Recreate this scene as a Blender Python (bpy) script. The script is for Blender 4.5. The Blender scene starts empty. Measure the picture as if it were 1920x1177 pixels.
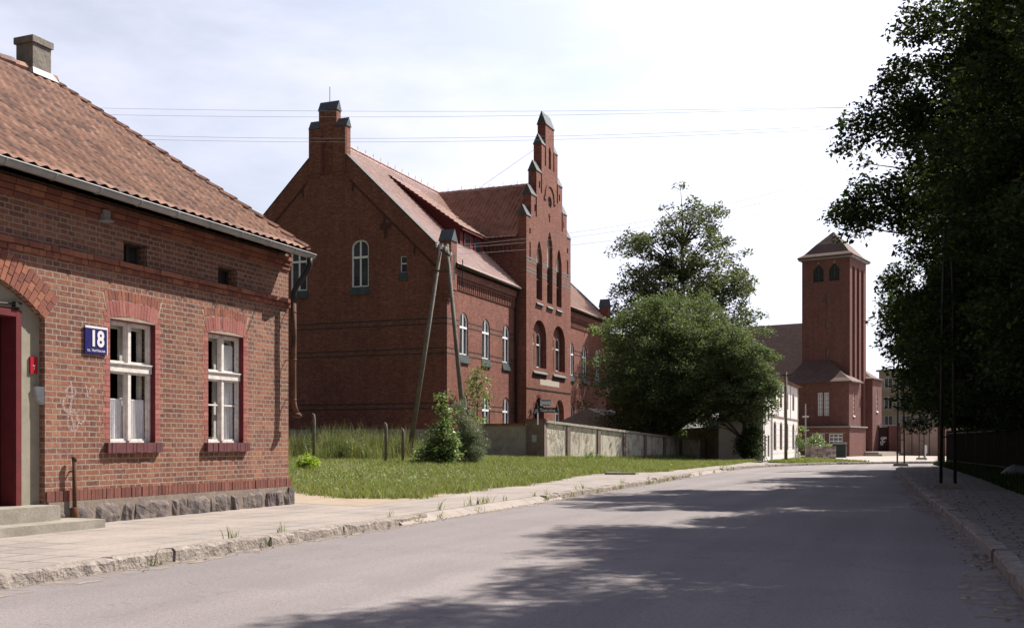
import bpy, math, random
import numpy as np
from mathutils import Vector, Matrix
from mathutils.geometry import tessellate_polygon
R = math.radians
random.seed(7)
rng = np.random.default_rng(11)
sc = bpy.context.scene
COL = sc.collection

# ------------------------------------------------------------------ camera
F, U0, V0, EYE, YAW = 1950.0, 960.0, 830.0, 1.25, 21.8
cam = bpy.data.cameras.new('camera')
cam.sensor_width = 36.0
cam.lens = 36.0 * F / 1920.0
cam.shift_y = (V0 - 588.5) / 1920.0
cam.clip_start, cam.clip_end = 0.1, 6000
camo = bpy.data.objects.new('camera', cam)
COL.objects.link(camo)
camo.location = (0, 0, EYE)
camo.rotation_euler = (R(90), 0, R(YAW))
sc.camera = camo

# ------------------------------------------------------------------ sky, sun, exposure
SUNV = Vector((0.59, 0.90, 1.22)).normalized()
SUN_EL = math.asin(SUNV.z)
SUN_AZ = math.atan2(SUNV.x, SUNV.y)
world = bpy.data.worlds.new('World')
sc.world = world
world.use_nodes = True
nt = world.node_tree
nt.nodes.clear()
N = nt.nodes.new
out = N('ShaderNodeOutputWorld'); bg = N('ShaderNodeBackground'); sky = N('ShaderNodeTexSky')
sky.sky_type = 'NISHITA'; sky.sun_disc = False
sky.sun_elevation = SUN_EL; sky.sun_rotation = SUN_AZ
sky.air_density = 1.0; sky.dust_density = 2.2; sky.ozone_density = 1.0
bg.inputs['Strength'].default_value = 0.062
tc = N('ShaderNodeTexCoord'); mp = N('ShaderNodeMapping')
mp.inputs['Scale'].default_value = (1.0, 1.0, 3.2)
mp.inputs['Location'].default_value = (0.35, 0.1, 0.2)
n1 = N('ShaderNodeTexNoise'); n1.inputs['Scale'].default_value = 2.3; n1.inputs['Detail'].default_value = 7; n1.inputs['Roughness'].default_value = 0.55
cr = N('ShaderNodeValToRGB'); cr.color_ramp.elements[0].position = 0.40; cr.color_ramp.elements[1].position = 0.62
hs = N('ShaderNodeHueSaturation'); hs.inputs['Saturation'].default_value = 0.62; hs.inputs['Value'].default_value = 1.25
mx = N('ShaderNodeMix'); mx.data_type = 'RGBA'
mx.inputs[7].default_value = (8.15, 8.25, 9.8, 1)
mul = N('ShaderNodeMath'); mul.operation = 'MULTIPLY_ADD'; mul.inputs[1].default_value = 0.60; mul.inputs[2].default_value = 0.34
L = nt.links.new
L(tc.outputs['Generated'], mp.inputs['Vector']); L(mp.outputs[0], n1.inputs['Vector']); L(n1.outputs['Fac'], cr.inputs[0])
L(sky.outputs[0], hs.inputs['Color']); L(hs.outputs[0], mx.inputs[6]); L(cr.outputs[0], mul.inputs[0]); L(mul.outputs[0], mx.inputs[0])
# the cloud veil and the sky are brighter on the sun's side
dt = N('ShaderNodeVectorMath'); dt.operation = 'DOT_PRODUCT'; dt.inputs[1].default_value = tuple(SUNV)
gl_ = N('ShaderNodeValToRGB')
while len(gl_.color_ramp.elements) < 5: gl_.color_ramp.elements.new(0.5)
for e_, (p_, c_) in zip(gl_.color_ramp.elements, [(0.0, .08), (0.48, .20), (0.63, .96), (0.73, 1.03), (0.86, 1.35)]): e_.position = p_; e_.color = (c_, c_, c_, 1)
ma = N('ShaderNodeMath'); ma.operation = 'MULTIPLY_ADD'; ma.inputs[1].default_value = .5; ma.inputs[2].default_value = .5
L(tc.outputs['Generated'], dt.inputs[0]); L(dt.outputs['Value'], ma.inputs[0]); L(ma.outputs[0], gl_.inputs[0])
mm = N('ShaderNodeMix'); mm.data_type = 'RGBA'; mm.blend_type = 'MULTIPLY'; mm.inputs[0].default_value = 1.0
L(mx.outputs[2], mm.inputs[6])
# clear air overhead is a deeper, darker blue than the hazy band above the horizon
sx_ = N('ShaderNodeSeparateXYZ'); L(tc.outputs['Generated'], sx_.inputs[0])
ze_ = N('ShaderNodeValToRGB'); ze_.color_ramp.elements[0].position = .40; ze_.color_ramp.elements[0].color = (1, 1, 1, 1)
ze_.color_ramp.elements[1].position = .60; ze_.color_ramp.elements[1].color = (.34, .36, .43, 1); L(sx_.outputs[2], ze_.inputs[0])
m2_ = N('ShaderNodeMix'); m2_.data_type = 'RGBA'; m2_.blend_type = 'MULTIPLY'; m2_.inputs[0].default_value = 1.0
L(gl_.outputs[0], m2_.inputs[6]); L(ze_.outputs[0], m2_.inputs[7]); L(m2_.outputs[2], mm.inputs[7])
L(mm.outputs[2], bg.inputs['Color']); L(bg.outputs[0], out.inputs[0])
sl = bpy.data.lights.new('sun', 'SUN'); sl.energy = 4.9; sl.angle = R(0.53); sl.color = (1.0, 0.93, 0.84)
so = bpy.data.objects.new('sun', sl); COL.objects.link(so)
so.location = (20, 40, 60); so.rotation_euler = SUNV.to_track_quat('Z', 'Y').to_euler()
sc.view_settings.view_transform = 'Standard'; sc.view_settings.look = 'None'
sc.view_settings.exposure = 0.93; sc.view_settings.gamma = 1.0
sc.cycles.max_bounces = 6; sc.cycles.transparent_max_bounces = 12
try: sc.cycles.use_denoising = True
except Exception: pass

# ------------------------------------------------------------------ helpers
CX, SX = math.cos(R(YAW)), math.sin(R(YAW))
def at(u, v, d):
    "point seen at pixel (u,v) of the 1920 px wide photograph at distance d along the view axis"
    a = (u - U0) / F; b = (V0 - v) / F
    return Vector(((-SX + CX * a) * d, (CX + SX * a) * d, EYE + b * d))

def link(o, parent=None):
    COL.objects.link(o)
    if parent is not None: o.parent = parent
    return o
ORG = {}
def thing(name, label, cat, loc=(0, 0, 0), rotz=0, group=None, keep=False):
    o = bpy.data.objects.new(name, None); link(o)
    o.location = loc; o.rotation_euler = (0, 0, rotz); o.empty_display_size = 0.3
    o['label'] = label; o['category'] = cat
    if group: o['group'] = group
    ORG[o.name] = Vector((0, 0, 0)) if keep else Vector(loc)
    return o
def tag(o, label, cat, group=None, kind=None):
    o['label'] = label; o['category'] = cat
    if group: o['group'] = group
    if kind: o['kind'] = kind
    return o
def struct(o, kind='structure'):
    o['kind'] = kind; return o

def autouv(me):
    n = len(me.polygons)
    if n == 0: return
    lay = me.uv_layers.new(name='UVMap')
    nl = len(me.loops)
    vi = np.empty(nl, np.int32); me.loops.foreach_get('vertex_index', vi)
    co = np.empty(len(me.vertices) * 3, np.float32); me.vertices.foreach_get('co', co); co = co.reshape(-1, 3)
    nm = np.empty(n * 3, np.float32); me.polygons.foreach_get('normal', nm); nm = nm.reshape(-1, 3)
    tot = np.empty(n, np.int32); me.polygons.foreach_get('loop_total', tot)
    pn = np.repeat(nm, tot, axis=0); p = co[vi]
    flat = np.abs(pn[:, 2]) > 0.95
    t = np.stack([-pn[:, 1], pn[:, 0], np.zeros(nl)], 1)
    ln = np.linalg.norm(t, axis=1, keepdims=True); t = t / np.maximum(ln, 1e-6)
    s = np.cross(pn, t)
    uv = np.stack([(p * t).sum(1), (p * s).sum(1)], 1)
    uv[flat] = p[flat][:, :2]
    # keep the same brick grid on opposite faces
    lay.data.foreach_set('uv', uv.astype(np.float32).ravel())

class MB:
    def __init__(s): s.v = []; s.f = []
    def add(s, vs, fs):
        o = len(s.v); s.v += [tuple(x) for x in vs]; s.f += [tuple(i + o for i in f) for f in fs]; return s
    def box(s, x0, x1, y0, y1, z0, z1):
        v = [(x0, y0, z0), (x1, y0, z0), (x1, y1, z0), (x0, y1, z0), (x0, y0, z1), (x1, y0, z1), (x1, y1, z1), (x0, y1, z1)]
        return s.add(v, [(3, 2, 1, 0), (4, 5, 6, 7), (0, 1, 5, 4), (1, 2, 6, 5), (2, 3, 7, 6), (3, 0, 4, 7)])
    def hexa(s, bot, top):
        return s.add(list(bot) + list(top), [(3, 2, 1, 0), (4, 5, 6, 7), (0, 1, 5, 4), (1, 2, 6, 5), (2, 3, 7, 6), (3, 0, 4, 7)])
    def prism(s, poly, off):
        "polygon (list of 3d points) extruded by vector off"
        n = len(poly); off = Vector(off)
        a = [Vector(p) for p in poly]; b = [p + off for p in a]
        s.add(a + b, [tuple(range(n - 1, -1, -1)), tuple(range(n, 2 * n))] + [(i, (i + 1) % n, (i + 1) % n + n, i + n) for i in range(n)])
        return s
    def tube(s, pts, rad, k=8, cap=True):
        pts = [Vector(p) for p in pts]; n = len(pts)
        if not hasattr(rad, '__len__'): rad = [rad] * n
        o = len(s.v)
        prev = None
        for i, p in enumerate(pts):
            d = (pts[min(i + 1, n - 1)] - pts[max(i - 1, 0)]).normalized()
            if prev is None:
                a = d.cross(Vector((0, 0, 1)))
                if a.length < 1e-3: a = d.cross(Vector((1, 0, 0)))
            else: a = prev - d * prev.dot(d)
            a.normalize(); prev = a; b = d.cross(a)
            for j in range(k):
                t = 2 * math.pi * j / k
                s.v.append(tuple(p + (a * math.cos(t) + b * math.sin(t)) * rad[i]))
        for i in range(n - 1):
            for j in range(k):
                j2 = (j + 1) % k
                s.f.append((o + i * k + j, o + i * k + j2, o + (i + 1) * k + j2, o + (i + 1) * k + j))
        if cap:
            s.f.append(tuple(o + j for j in range(k - 1, -1, -1))); s.f.append(tuple(o + (n - 1) * k + j for j in range(k)))
        return s
    def build(s, name, mat, parent=None, smooth=False, org=None):
        me = bpy.data.meshes.new(name)
        root = parent
        while root is not None and root.parent is not None: root = root.parent
        og = org if org is not None else (ORG.get(root.name, Vector((0, 0, 0))) if root is not None else Vector((0, 0, 0)))
        vs = [(x - og.x, y - og.y, z - og.z) for x, y, z in s.v]
        me.from_pydata(vs, [], s.f); me.validate(); me.update()
        autouv(me)
        if smooth: me.shade_smooth()
        for m in (mat if isinstance(mat, (list, tuple)) else [mat]): me.materials.append(m)
        o = bpy.data.objects.new(name, me)
        return link(o, parent)

def npmesh(name, V, Q, mat, parent=None, uv=None, smooth=False, org=None):
    "V (n,3), Q (m,k) faces of k corners"
    V = np.asarray(V, np.float32); Q = np.asarray(Q, np.int32)
    root = parent
    while root is not None and root.parent is not None: root = root.parent
    og = org if org is not None else (ORG.get(root.name) if root is not None else None)
    if og is not None: V = V - np.array([og.x, og.y, og.z], np.float32)
    me = bpy.data.meshes.new(name); m, k = Q.shape
    me.vertices.add(len(V)); me.vertices.foreach_set('co', V.ravel())
    me.loops.add(m * k); me.loops.foreach_set('vertex_index', Q.ravel())
    me.polygons.add(m); me.polygons.foreach_set('loop_start', np.arange(0, m * k, k, dtype=np.int32))
    me.update(calc_edges=True)
    if uv is not None:
        lay = me.uv_layers.new(name='UVMap'); lay.data.foreach_set('uv', np.asarray(uv, np.float32)[Q.ravel()].ravel())
    else: autouv(me)
    if smooth: me.shade_smooth()
    me.materials.append(mat)
    return link(bpy.data.objects.new(name, me), parent)

# ---- a vertical wall plane: u along, z up, d inwards
class Plane:
    def __init__(s, o, u, n): s.o = Vector(o); s.u = Vector(u); s.n = Vector(n)
    def P(s, u, z, d=0): return s.o + s.u * u + Vector((0, 0, z)) - s.n * d
    def box(s, mb, u0, u1, z0, z1, d0, d1):
        return mb.hexa([s.P(u0, z0, d0), s.P(u1, z0, d0), s.P(u1, z0, d1), s.P(u0, z0, d1)],
                       [s.P(u0, z1, d0), s.P(u1, z1, d0), s.P(u1, z1, d1), s.P(u0, z1, d1)])
def east(X): return Plane((X, 0, 0), (0, 1, 0), (1, 0, 0))     # faces +X, u = world Y
def south(Y): return Plane((0, Y, 0), (1, 0, 0), (0, -1, 0))   # faces -Y, u = world X

def shape(cx, w, z0, z1, rise=0, kind='round', n=10):
    h = w / 2
    if rise <= 0: return [(cx - h, z0), (cx + h, z0), (cx + h, z1), (cx - h, z1)]
    pts = [(cx - h, z0), (cx + h, z0)]
    zs = z1 - rise
    for i in range(n + 1):
        t = i / n
        if kind == 'round':
            a = math.pi * t; pts.append((cx + h * math.cos(a), zs + rise * math.sin(a)))
        elif kind == 'seg':
            x = h * (1 - 2 * t); pts.append((cx + x, zs + rise * (1 - (x / h) ** 2)))
        else:
            x = h * (1 - 2 * t); pts.append((cx + x, zs + rise * (1 - (abs(x) / h) ** 1.6)))
    return pts

def wall(pl, outline, holes, mb, depth=0.25, thick=0.0):
    "front skin with holes and reveals; with thick also the back and the edges"
    polys = [outline] + holes
    flat = [p for q in polys for p in q]
    tris = tessellate_polygon([[Vector((p[0], p[1], 0)) for p in q] for q in polys])
    V = [pl.P(p[0], p[1]) for p in flat]
    fs = []
    for t in tris:
        a, b, c = [Vector((flat[i][0], flat[i][1], 0)) for i in t]
        if (b - a).cross(c - a).z < 0: t = (t[0], t[2], t[1])
        fs.append(tuple(t))
    mb.add(V, fs)
    for h in holes:
        n = len(h); dd = max(depth, thick) if thick else depth
        mb.add([pl.P(p[0], p[1]) for p in h] + [pl.P(p[0], p[1], dd) for p in h], [(i, i + n, (i + 1) % n + n, (i + 1) % n) for i in range(n)])
    if thick:
        n = len(outline)
        mb.add([pl.P(p[0], p[1]) for p in outline] + [pl.P(p[0], p[1], thick) for p in outline], [(i, (i + 1) % n, (i + 1) % n + n, i + n) for i in range(n)])
        mb.add([pl.P(p[0], p[1], thick) for p in flat], [tuple(reversed(t)) for t in fs])
    return mb

def ringframe(pl, mb, outer, inner, d0, d1):
    n = len(outer)
    V = [pl.P(*p, d0) for p in outer] + [pl.P(*p, d0) for p in inner] + [pl.P(*p, d1) for p in inner]
    fs = [(i, (i + 1) % n, (i + 1) % n + n, i + n) for i in range(n)] + [(i + n, (i + 1) % n + n, (i + 1) % n + 2 * n, i + 2 * n) for i in range(n)]
    mb.add(V, fs)

def window(pl, parent, cx, w, z0, z1, rise=0, kind='round', depth=0.16, t=0.07, mull=(0,), trans=(), frame=None, glass=None, sill=None, sillh=0.12, sillp=0.08, ft=0.06, bar=0.05):
    "part window (frame) > pane, sill. returns the hole"
    hole = shape(cx, w, z0, z1, rise, kind)
    mb = MB()
    inner = shape(cx, w - 2 * t, z0 + t, z1 - t, max(rise - t * 0.6, 0) if rise > 0 else 0, kind)
    ringframe(pl, mb, hole, inner, depth - ft, depth)
    def ztop(u):
        if rise <= 0: return z1 - t
        x = min(1, abs(u - cx) / (w / 2)); zs = z1 - rise
        if kind == 'round': return zs + rise * math.sqrt(max(0, 1 - x * x)) - t * .5
        if kind == 'seg': return zs + rise * (1 - x * x) - t * .5
        return zs + rise * (1 - x ** 1.6) - t * .5
    for m in mull:
        pl.box(mb, cx + m - bar / 2, cx + m + bar / 2, z0 + t * .5, ztop(cx + m), depth - ft - 0.012, depth - .004)
    for zt in trans: pl.box(mb, cx - w / 2 + t * .5, cx + w / 2 - t * .5, zt - bar * .7, zt + bar * .7, depth - ft - 0.03, depth - .006)
    o = mb.build('window', frame, parent)
    g = MB(); n = len(hole)
    g.add([pl.P(p[0], p[1], depth - 0.015) for p in hole], [tuple(range(n))])
    g.build('pane', glass, o)
    if sill is not None:
        sb = MB()
        sb.hexa([pl.P(cx - w / 2 - .06, z0 - sillh, -sillp), pl.P(cx + w / 2 + .06, z0 - sillh, -sillp), pl.P(cx + w / 2 + .06, z0 - sillh, .002 + 0), pl.P(cx - w / 2 - .06, z0 - sillh, .002)],
                [pl.P(cx - w / 2 - .06, z0 - sillh + .05, -sillp), pl.P(cx + w / 2 + .06, z0 - sillh + .05, -sillp), pl.P(cx + w / 2 + .06, z0 + .01, .002), pl.P(cx - w / 2 - .06, z0 + .01, .002)])
        sb.hexa([pl.P(cx - w / 2 + .004, z0 - .02, .0), pl.P(cx + w / 2 - .004, z0 - .02, .0), pl.P(cx + w / 2 - .004, z0 - .02, depth - ft), pl.P(cx - w / 2 + .004, z0 - .02, depth - ft)],
                [pl.P(cx - w / 2 + .004, z0 + .006, .0), pl.P(cx + w / 2 - .004, z0 + .006, .0), pl.P(cx + w / 2 - .004, z0 + .04, depth - ft), pl.P(cx - w / 2 + .004, z0 + .04, depth - ft)])
        sb.build('sill', sill, o)
    return hole

def text_mesh(body, height, bold=0.0, squeeze=1.0):
    "outline of a text as (verts, faces), lower left at 0,0"
    cu = bpy.data.curves.new('t', 'FONT'); cu.body = body; cu.size = 1.0; cu.offset = bold; cu.fill_mode = 'FRONT'
    o = bpy.data.objects.new('t', cu); COL.objects.link(o)
    dg = bpy.context.evaluated_depsgraph_get(); dg.update()
    me = bpy.data.meshes.new_from_object(o.evaluated_get(dg))
    V = [v.co.copy() for v in me.vertices]; Fs = [tuple(p.vertices) for p in me.polygons]
    bpy.data.objects.remove(o); bpy.data.curves.remove(cu); bpy.data.meshes.remove(me)
    x0 = min(v.x for v in V); y0 = min(v.y for v in V); y1 = max(v.y for v in V); k = height / (y1 - y0)
    return [((v.x - x0) * k * squeeze, (v.y - y0) * k) for v in V], Fs
def put_text(pl, body, height, u, z, d, mat, parent, bold=0.0, width=None, name='lettering'):
    P, Fs = text_mesh(body, height, bold)
    w = max(p[0] for p in P); k = (width / w) if width else 1.0
    mb = MB(); mb.add([pl.P(u + p[0] * k, z + p[1], d) for p in P], Fs)
    return mb.build(name, mat, parent)

# ------------------------------------------------------------------ materials
class M:
    def __init__(s, name, rough=0.8, spec=0.3):
        s.m = bpy.data.materials.new(name); s.m.use_nodes = True; s.t = s.m.node_tree
        s.b = s.t.nodes['Principled BSDF']; s.b.inputs['Roughness'].default_value = rough
        s.b.inputs['Specular IOR Level'].default_value = spec
        s.out = s.t.nodes['Material Output']
    def n(s, k, **kw):
        nd = s.t.nodes.new(k)
        for a, b in kw.items():
            if hasattr(nd, a) and a not in nd.inputs: setattr(nd, a, b)
            else: nd.inputs[a].default_value = b
        return nd
    def l(s, a, b): s.t.links.new(a, b)
    def ramp(s, fac, stops, interp='LINEAR'):
        r = s.t.nodes.new('ShaderNodeValToRGB'); e = r.color_ramp; e.interpolation = interp
        while len(e.elements) < len(stops): e.elements.new(0.5)
        for el, (p, c) in zip(e.elements, stops): el.position = p; el.color = (*c, 1) if len(c) == 3 else c
        s.l(fac, r.inputs[0]); return r.outputs[0]
    def mix(s, fac, a, b, mode='MIX'):
        m = s.t.nodes.new('ShaderNodeMix'); m.data_type = 'RGBA'; m.blend_type = mode
        for val, i in ((fac, 0), (a, 6), (b, 7)):
            if hasattr(val, 'links') or hasattr(val, 'is_linked'): s.l(val, m.inputs[i])
            else: m.inputs[i].default_value = val if i == 0 else ((*val, 1) if len(val) == 3 else val)
        return m.outputs[2]
    def noise(s, scale, detail=3, rough=0.55, vec=None, dist=0.0):
        n = s.t.nodes.new('ShaderNodeTexNoise'); n.inputs['Scale'].default_value = scale; n.inputs['Detail'].default_value = detail
        n.inputs['Roughness'].default_value = rough; n.inputs['Distortion'].default_value = dist
        if vec is None:
            if not hasattr(s, '_oc'): s._oc = s.t.nodes.new('ShaderNodeTexCoord')
            vec = s._oc.outputs['Object']
        s.l(vec, n.inputs['Vector']); return n.outputs['Fac']
    def uv(s):
        if not hasattr(s, '_uv'): s._uv = s.t.nodes.new('ShaderNodeTexCoord')
        return s._uv.outputs['UV']
    def map(s, vec, scale=(1, 1, 1), loc=(0, 0, 0), rot=(0, 0, 0)):
        m = s.t.nodes.new('ShaderNodeMapping'); m.inputs['Scale'].default_value = scale; m.inputs['Location'].default_value = loc; m.inputs['Rotation'].default_value = rot
        s.l(vec, m.inputs['Vector']); return m.outputs[0]
    def col(s, c):
        if hasattr(c, 'is_linked'): s.l(c, s.b.inputs['Base Color'])
        else: s.b.inputs['Base Color'].default_value = (*c, 1)
    def bump(s, h, strength=0.4, dist=0.01):
        b = s.t.nodes.new('ShaderNodeBump'); b.inputs['Strength'].default_value = strength; b.inputs['Distance'].default_value = dist
        s.l(h, b.inputs['Height']); s.l(b.outputs[0], s.b.inputs['Normal']); return b
    def island(s):
        return s.t.nodes.new('ShaderNodeNewGeometry').outputs['Random Per Island']

def brick_mat(name, stops, mortar, bw=0.262, bh=0.0765, msize=0.010, bump=0.5, blend=0.35, big=0.45, stain=(0.6, 0.55, 0.5)):
    m = M(name, 0.88, 0.2)
    br = m.n('ShaderNodeTexBrick'); br.offset = 0.5; br.offset_frequency = 2; br.squash = 0.5; br.squash_frequency = 2
    wob = m.noise(6, 3)
    vm = m.t.nodes.new('ShaderNodeVectorMath'); vm.operation = 'MULTIPLY_ADD'
    cm = m.t.nodes.new('ShaderNodeCombineXYZ'); m.l(wob, cm.inputs[0])
    m.l(m.noise(7.3, 3, .55, m.map(m.uv(), (1, 1, 1), (3, 7, 0))), cm.inputs[1]); m.l(cm.outputs[0], vm.inputs[0]); vm.inputs[1].default_value = (0.030, 0.022, 0); m.l(m.uv(), vm.inputs[2])
    m.l(vm.outputs[0], br.inputs['Vector'])
    br.inputs['Scale'].default_value = 1.0; br.inputs['Mortar Size'].default_value = msize; br.inputs['Mortar Smooth'].default_value = 0.25
    br.inputs['Brick Width'].default_value = bw; br.inputs['Row Height'].default_value = bh
    br.inputs['Color1'].default_value = (0, 0, 0, 1); br.inputs['Color2'].default_value = (1, 1, 1, 1); br.inputs['Mortar'].default_value = (.5, .5, .5, 1)
    bc = m.ramp(br.outputs['Color'], stops)
    nz = m.noise(14, 4, 0.6)
    bc = m.mix(blend, bc, m.ramp(nz, [(0.3, stops[0][1]), (0.7, stops[-1][1])]))
    lg = m.noise(0.55, 4, 0.6)
    shade = m.ramp(lg, [(0.3, stain), (0.65, (1, 1, 1))])
    bc = m.mix(big, bc, shade, 'MULTIPLY')
    stk = m.noise(1.0, 5, .65, m.map(m.uv(), (2.2, .16, 1)))
    bc = m.mix(.45, bc, m.ramp(stk, [(.34, (.55, .5, .5)), (.6, (1.04, 1.02, 1.0))]), 'MULTIPLY')
    mo = m.mix(m.noise(3, 3), mortar, tuple(c * 0.55 for c in mortar))
    m.col(m.mix(br.outputs['Fac'], bc, mo))
    inv = m.n('ShaderNodeMath', operation='MULTIPLY_ADD'); m.l(br.outputs['Fac'], inv.inputs[0]); inv.inputs[1].default_value = -1.0
    m.l(nz, inv.inputs[2])
    m.bump(inv.outputs[0], bump, 0.012)
    return m.m

def island_brick(name, stops, rough=0.9):
    m = M(name, rough, 0.2)
    c = m.ramp(m.island(), stops, 'CONSTANT' if len(stops) > 3 else 'LINEAR')
    c = m.mix(0.35, c, m.ramp(m.noise(16, 4), [(0.3, (0.35, 0.3, 0.28)), (0.7, (1.0, 0.95, 0.9))]), 'MULTIPLY')
    m.col(c); m.bump(m.noise(60, 3), 0.25, 0.006)
    return m.m

def rough_mat(name, c1, c2, scale=4, rough=0.85, bump=0.2, fine=40, dist=0.01, spec=0.25, detail=5):
    m = M(name, rough, spec)
    c = m.mix(m.ramp(m.noise(scale, detail, 0.6), [(0.32, (0, 0, 0)), (0.68, (1, 1, 1))]), c1, c2)
    c = m.mix(0.25, c, m.ramp(m.noise(fine, 3), [(0.3, (0.4, 0.4, 0.4)), (0.7, (1, 1, 1))]), 'MULTIPLY')
    m.col(c)
    if bump: m.bump(m.noise(fine, 4), bump, dist)
    return m.m

HB = [(0.0, (0.10, 0.052, 0.053)), (0.2, (0.17, 0.072, 0.062)), (0.38, (0.225, 0.088, 0.068)), (0.6, (0.285, 0.112, 0.074)), (0.82, (0.345, 0.142, 0.082)), (1.0, (0.40, 0.19, 0.12))]
m_house = brick_mat('house_brick', HB, (0.36, 0.285, 0.225), msize=0.0108, bump=0.9, blend=.5, big=.7, stain=(.62, .55, .56))
m_mortar = rough_mat('mortar', (0.42, 0.33, 0.26), (0.26, 0.19, 0.15), 6)
m_loose = island_brick('loose_brick', [(0, (0.29, 0.118, 0.080)), (0.3, (0.245, 0.097, 0.072)), (0.55, (0.33, 0.142, 0.092)), (0.8, (0.205, 0.083, 0.066))])
m_sold = island_brick('soldier_brick', [(0, (0.205, 0.088, 0.070)), (0.35, (0.18, 0.078, 0.064)), (0.65, (0.235, 0.102, 0.080)), (0.85, (0.15, 0.066, 0.057))])
m_pink = island_brick('painted_brick', [(0, (0.36, 0.145, 0.125)), (0.4, (0.32, 0.125, 0.11)), (0.7, (0.39, 0.17, 0.14)), (0.9, (0.30, 0.11, 0.098))])
m_redpaint = rough_mat('red_masonry_paint', (0.17, 0.028, 0.034), (0.11, 0.022, 0.028), 6)
m_sillpaint = rough_mat('sill_paint', (0.16, 0.055, 0.06), (0.11, 0.045, 0.05), 9)
m_school = brick_mat('school_brick', [(0.0, (0.13, 0.048, 0.038)), (0.35, (0.195, 0.072, 0.052)), (0.7, (0.25, 0.096, 0.068)), (1.0, (0.32, 0.135, 0.096))], (0.21, 0.13, 0.105), msize=0.007, bump=0.25, blend=0.3, big=0.5, stain=(0.66, 0.55, 0.52))
m_church = brick_mat('church_brick', [(0.0, (0.135, 0.060, 0.057)), (0.4, (0.19, 0.085, 0.075)), (1.0, (0.26, 0.122, 0.105))], (0.17, 0.10, 0.085), msize=0.008, bump=0.2, big=0.4, stain=(0.7, 0.66, 0.66))
m_dark_brick = rough_mat('glazed_dark_brick', (0.030, 0.032, 0.030), (0.055, 0.055, 0.05), 5, 0.5)
m_grey_brick = rough_mat('grey_glazed_brick', (0.13, 0.12, 0.11), (0.18, 0.15, 0.13), 5, 0.6)
m_slate = rough_mat('slate_cap', (0.036, 0.048, 0.046), (0.075, 0.09, 0.085), 3, 0.42, 0.3, 18, spec=0.5)
m_stone = rough_mat('field_stone', (0.085, 0.073, 0.075), (0.22, 0.185, 0.165), 3.5, 0.95, 1.0, 9, 0.04)
m_plmort = rough_mat('old_lime_mortar', (0.27, 0.22, 0.185), (0.19, 0.15, 0.125), 5, .95, .5, 18, .02)
m_concrete = rough_mat('concrete', (0.23, 0.205, 0.175), (0.34, 0.31, 0.265), 3, 0.92, 0.4, 30)
m_plaster = rough_mat('reveal_plaster', (0.33, 0.30, 0.235), (0.24, 0.215, 0.17), 2.5, 0.92, 0.2, 20)
m_whitepaint = rough_mat('weathered_white_paint', (0.80, 0.77, 0.74), (0.58, 0.53, 0.48), 12, 0.6, 0.15, 60)
m_upvc = rough_mat('white_frame', (0.86, 0.86, 0.88), (0.8, 0.8, 0.82), 2, 0.45, 0)
m_wood_dark = rough_mat('dark_wood', (0.06, 0.042, 0.032), (0.10, 0.075, 0.058), 6, 0.9, 0.4, 30)
m_polewood = rough_mat('grey_pole_wood', (0.11, 0.095, 0.08), (0.21, 0.185, 0.155), 3, 0.9, 0.4, 24)
m_zinc = rough_mat('zinc', (0.24, 0.235, 0.235), (0.36, 0.35, 0.345), 1.4, 0.55, 0.1, 10, spec=0.45)
m_rust = rough_mat('rusty_pipe', (0.05, 0.027, 0.019), (0.17, 0.08, 0.045), 4, 0.8, 0.3, 30)
m_blackmetal = rough_mat('black_metal', (0.018, 0.018, 0.018), (0.04, 0.034, 0.03), 6, 0.6, 0)
m_door = rough_mat('dark_red_door', (0.050, 0.010, 0.010), (0.085, 0.014, 0.014), 3, 0.55, 0.1, 20)
m_doorframe = rough_mat('red_door_frame', (0.155, 0.027, 0.032), (0.115, 0.024, 0.027), 5, 0.55, 0.1, 30)
m_redboard = rough_mat('red_dormer_board', (0.13, 0.018, 0.020), (0.10, 0.018, 0.018), 3, 0.7)
m_blue = rough_mat('blue_enamel', (0.026, 0.024, 0.13), (0.034, 0.03, 0.15), 5, 0.25, 0, spec=0.5)
m_white = rough_mat('white_enamel', (0.75, 0.74, 0.76), (0.7, 0.69, 0.7), 5, 0.35, 0)
m_red = rough_mat('red_enamel', (0.42, 0.02, 0.03), (0.36, 0.02, 0.03), 5, 0.35, 0)
m_greyblue = rough_mat('pale_blue_metal', (0.33, 0.36, 0.38), (0.42, 0.45, 0.46), 5, 0.5, 0)
m_dust = rough_mat('wire', (0.26, 0.26, 0.30), (0.3, 0.3, 0.34), 1, 0.8, 0)

def glass_mat(name, c=(0.02, 0.022, 0.024), rough=0.06, var=0.04):
    m = M(name, rough, 0.6)
    m.col(m.ramp(m.noise(0.9, 2), [(0.35, c), (0.65, tuple(x + var for x in c))]))
    m.bump(m.noise(1.3, 2), 0.08, 0.05)
    return m.m
m_glass = glass_mat('dark_window_glass')
m_glass_curtain = glass_mat('curtained_glass', (0.045, 0.042, 0.045), 0.1, 0.09)
def clear_glass():
    m = M('clear_glass'); t = m.t; t.nodes.remove(m.b)
    tr = t.nodes.new('ShaderNodeBsdfTransparent'); tr.inputs[0].default_value = (0.93, 0.94, 0.93, 1)
    gl = t.nodes.new('ShaderNodeBsdfGlossy'); gl.inputs['Roughness'].default_value = 0.02
    lw = t.nodes.new('ShaderNodeLayerWeight'); lw.inputs[0].default_value = .5
    fr = t.nodes.new('ShaderNodeMath'); fr.operation = 'POWER'; fr.inputs[1].default_value = 3.5; t.links.new(lw.outputs['Facing'], fr.inputs[0])
    mx = t.nodes.new('ShaderNodeMixShader'); t.links.new(fr.outputs[0], mx.inputs[0]); t.links.new(tr.outputs[0], mx.inputs[1]); t.links.new(gl.outputs[0], mx.inputs[2])
    t.links.new(mx.outputs[0], m.out.inputs[0]); return m.m
m_clear = clear_glass()
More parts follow.
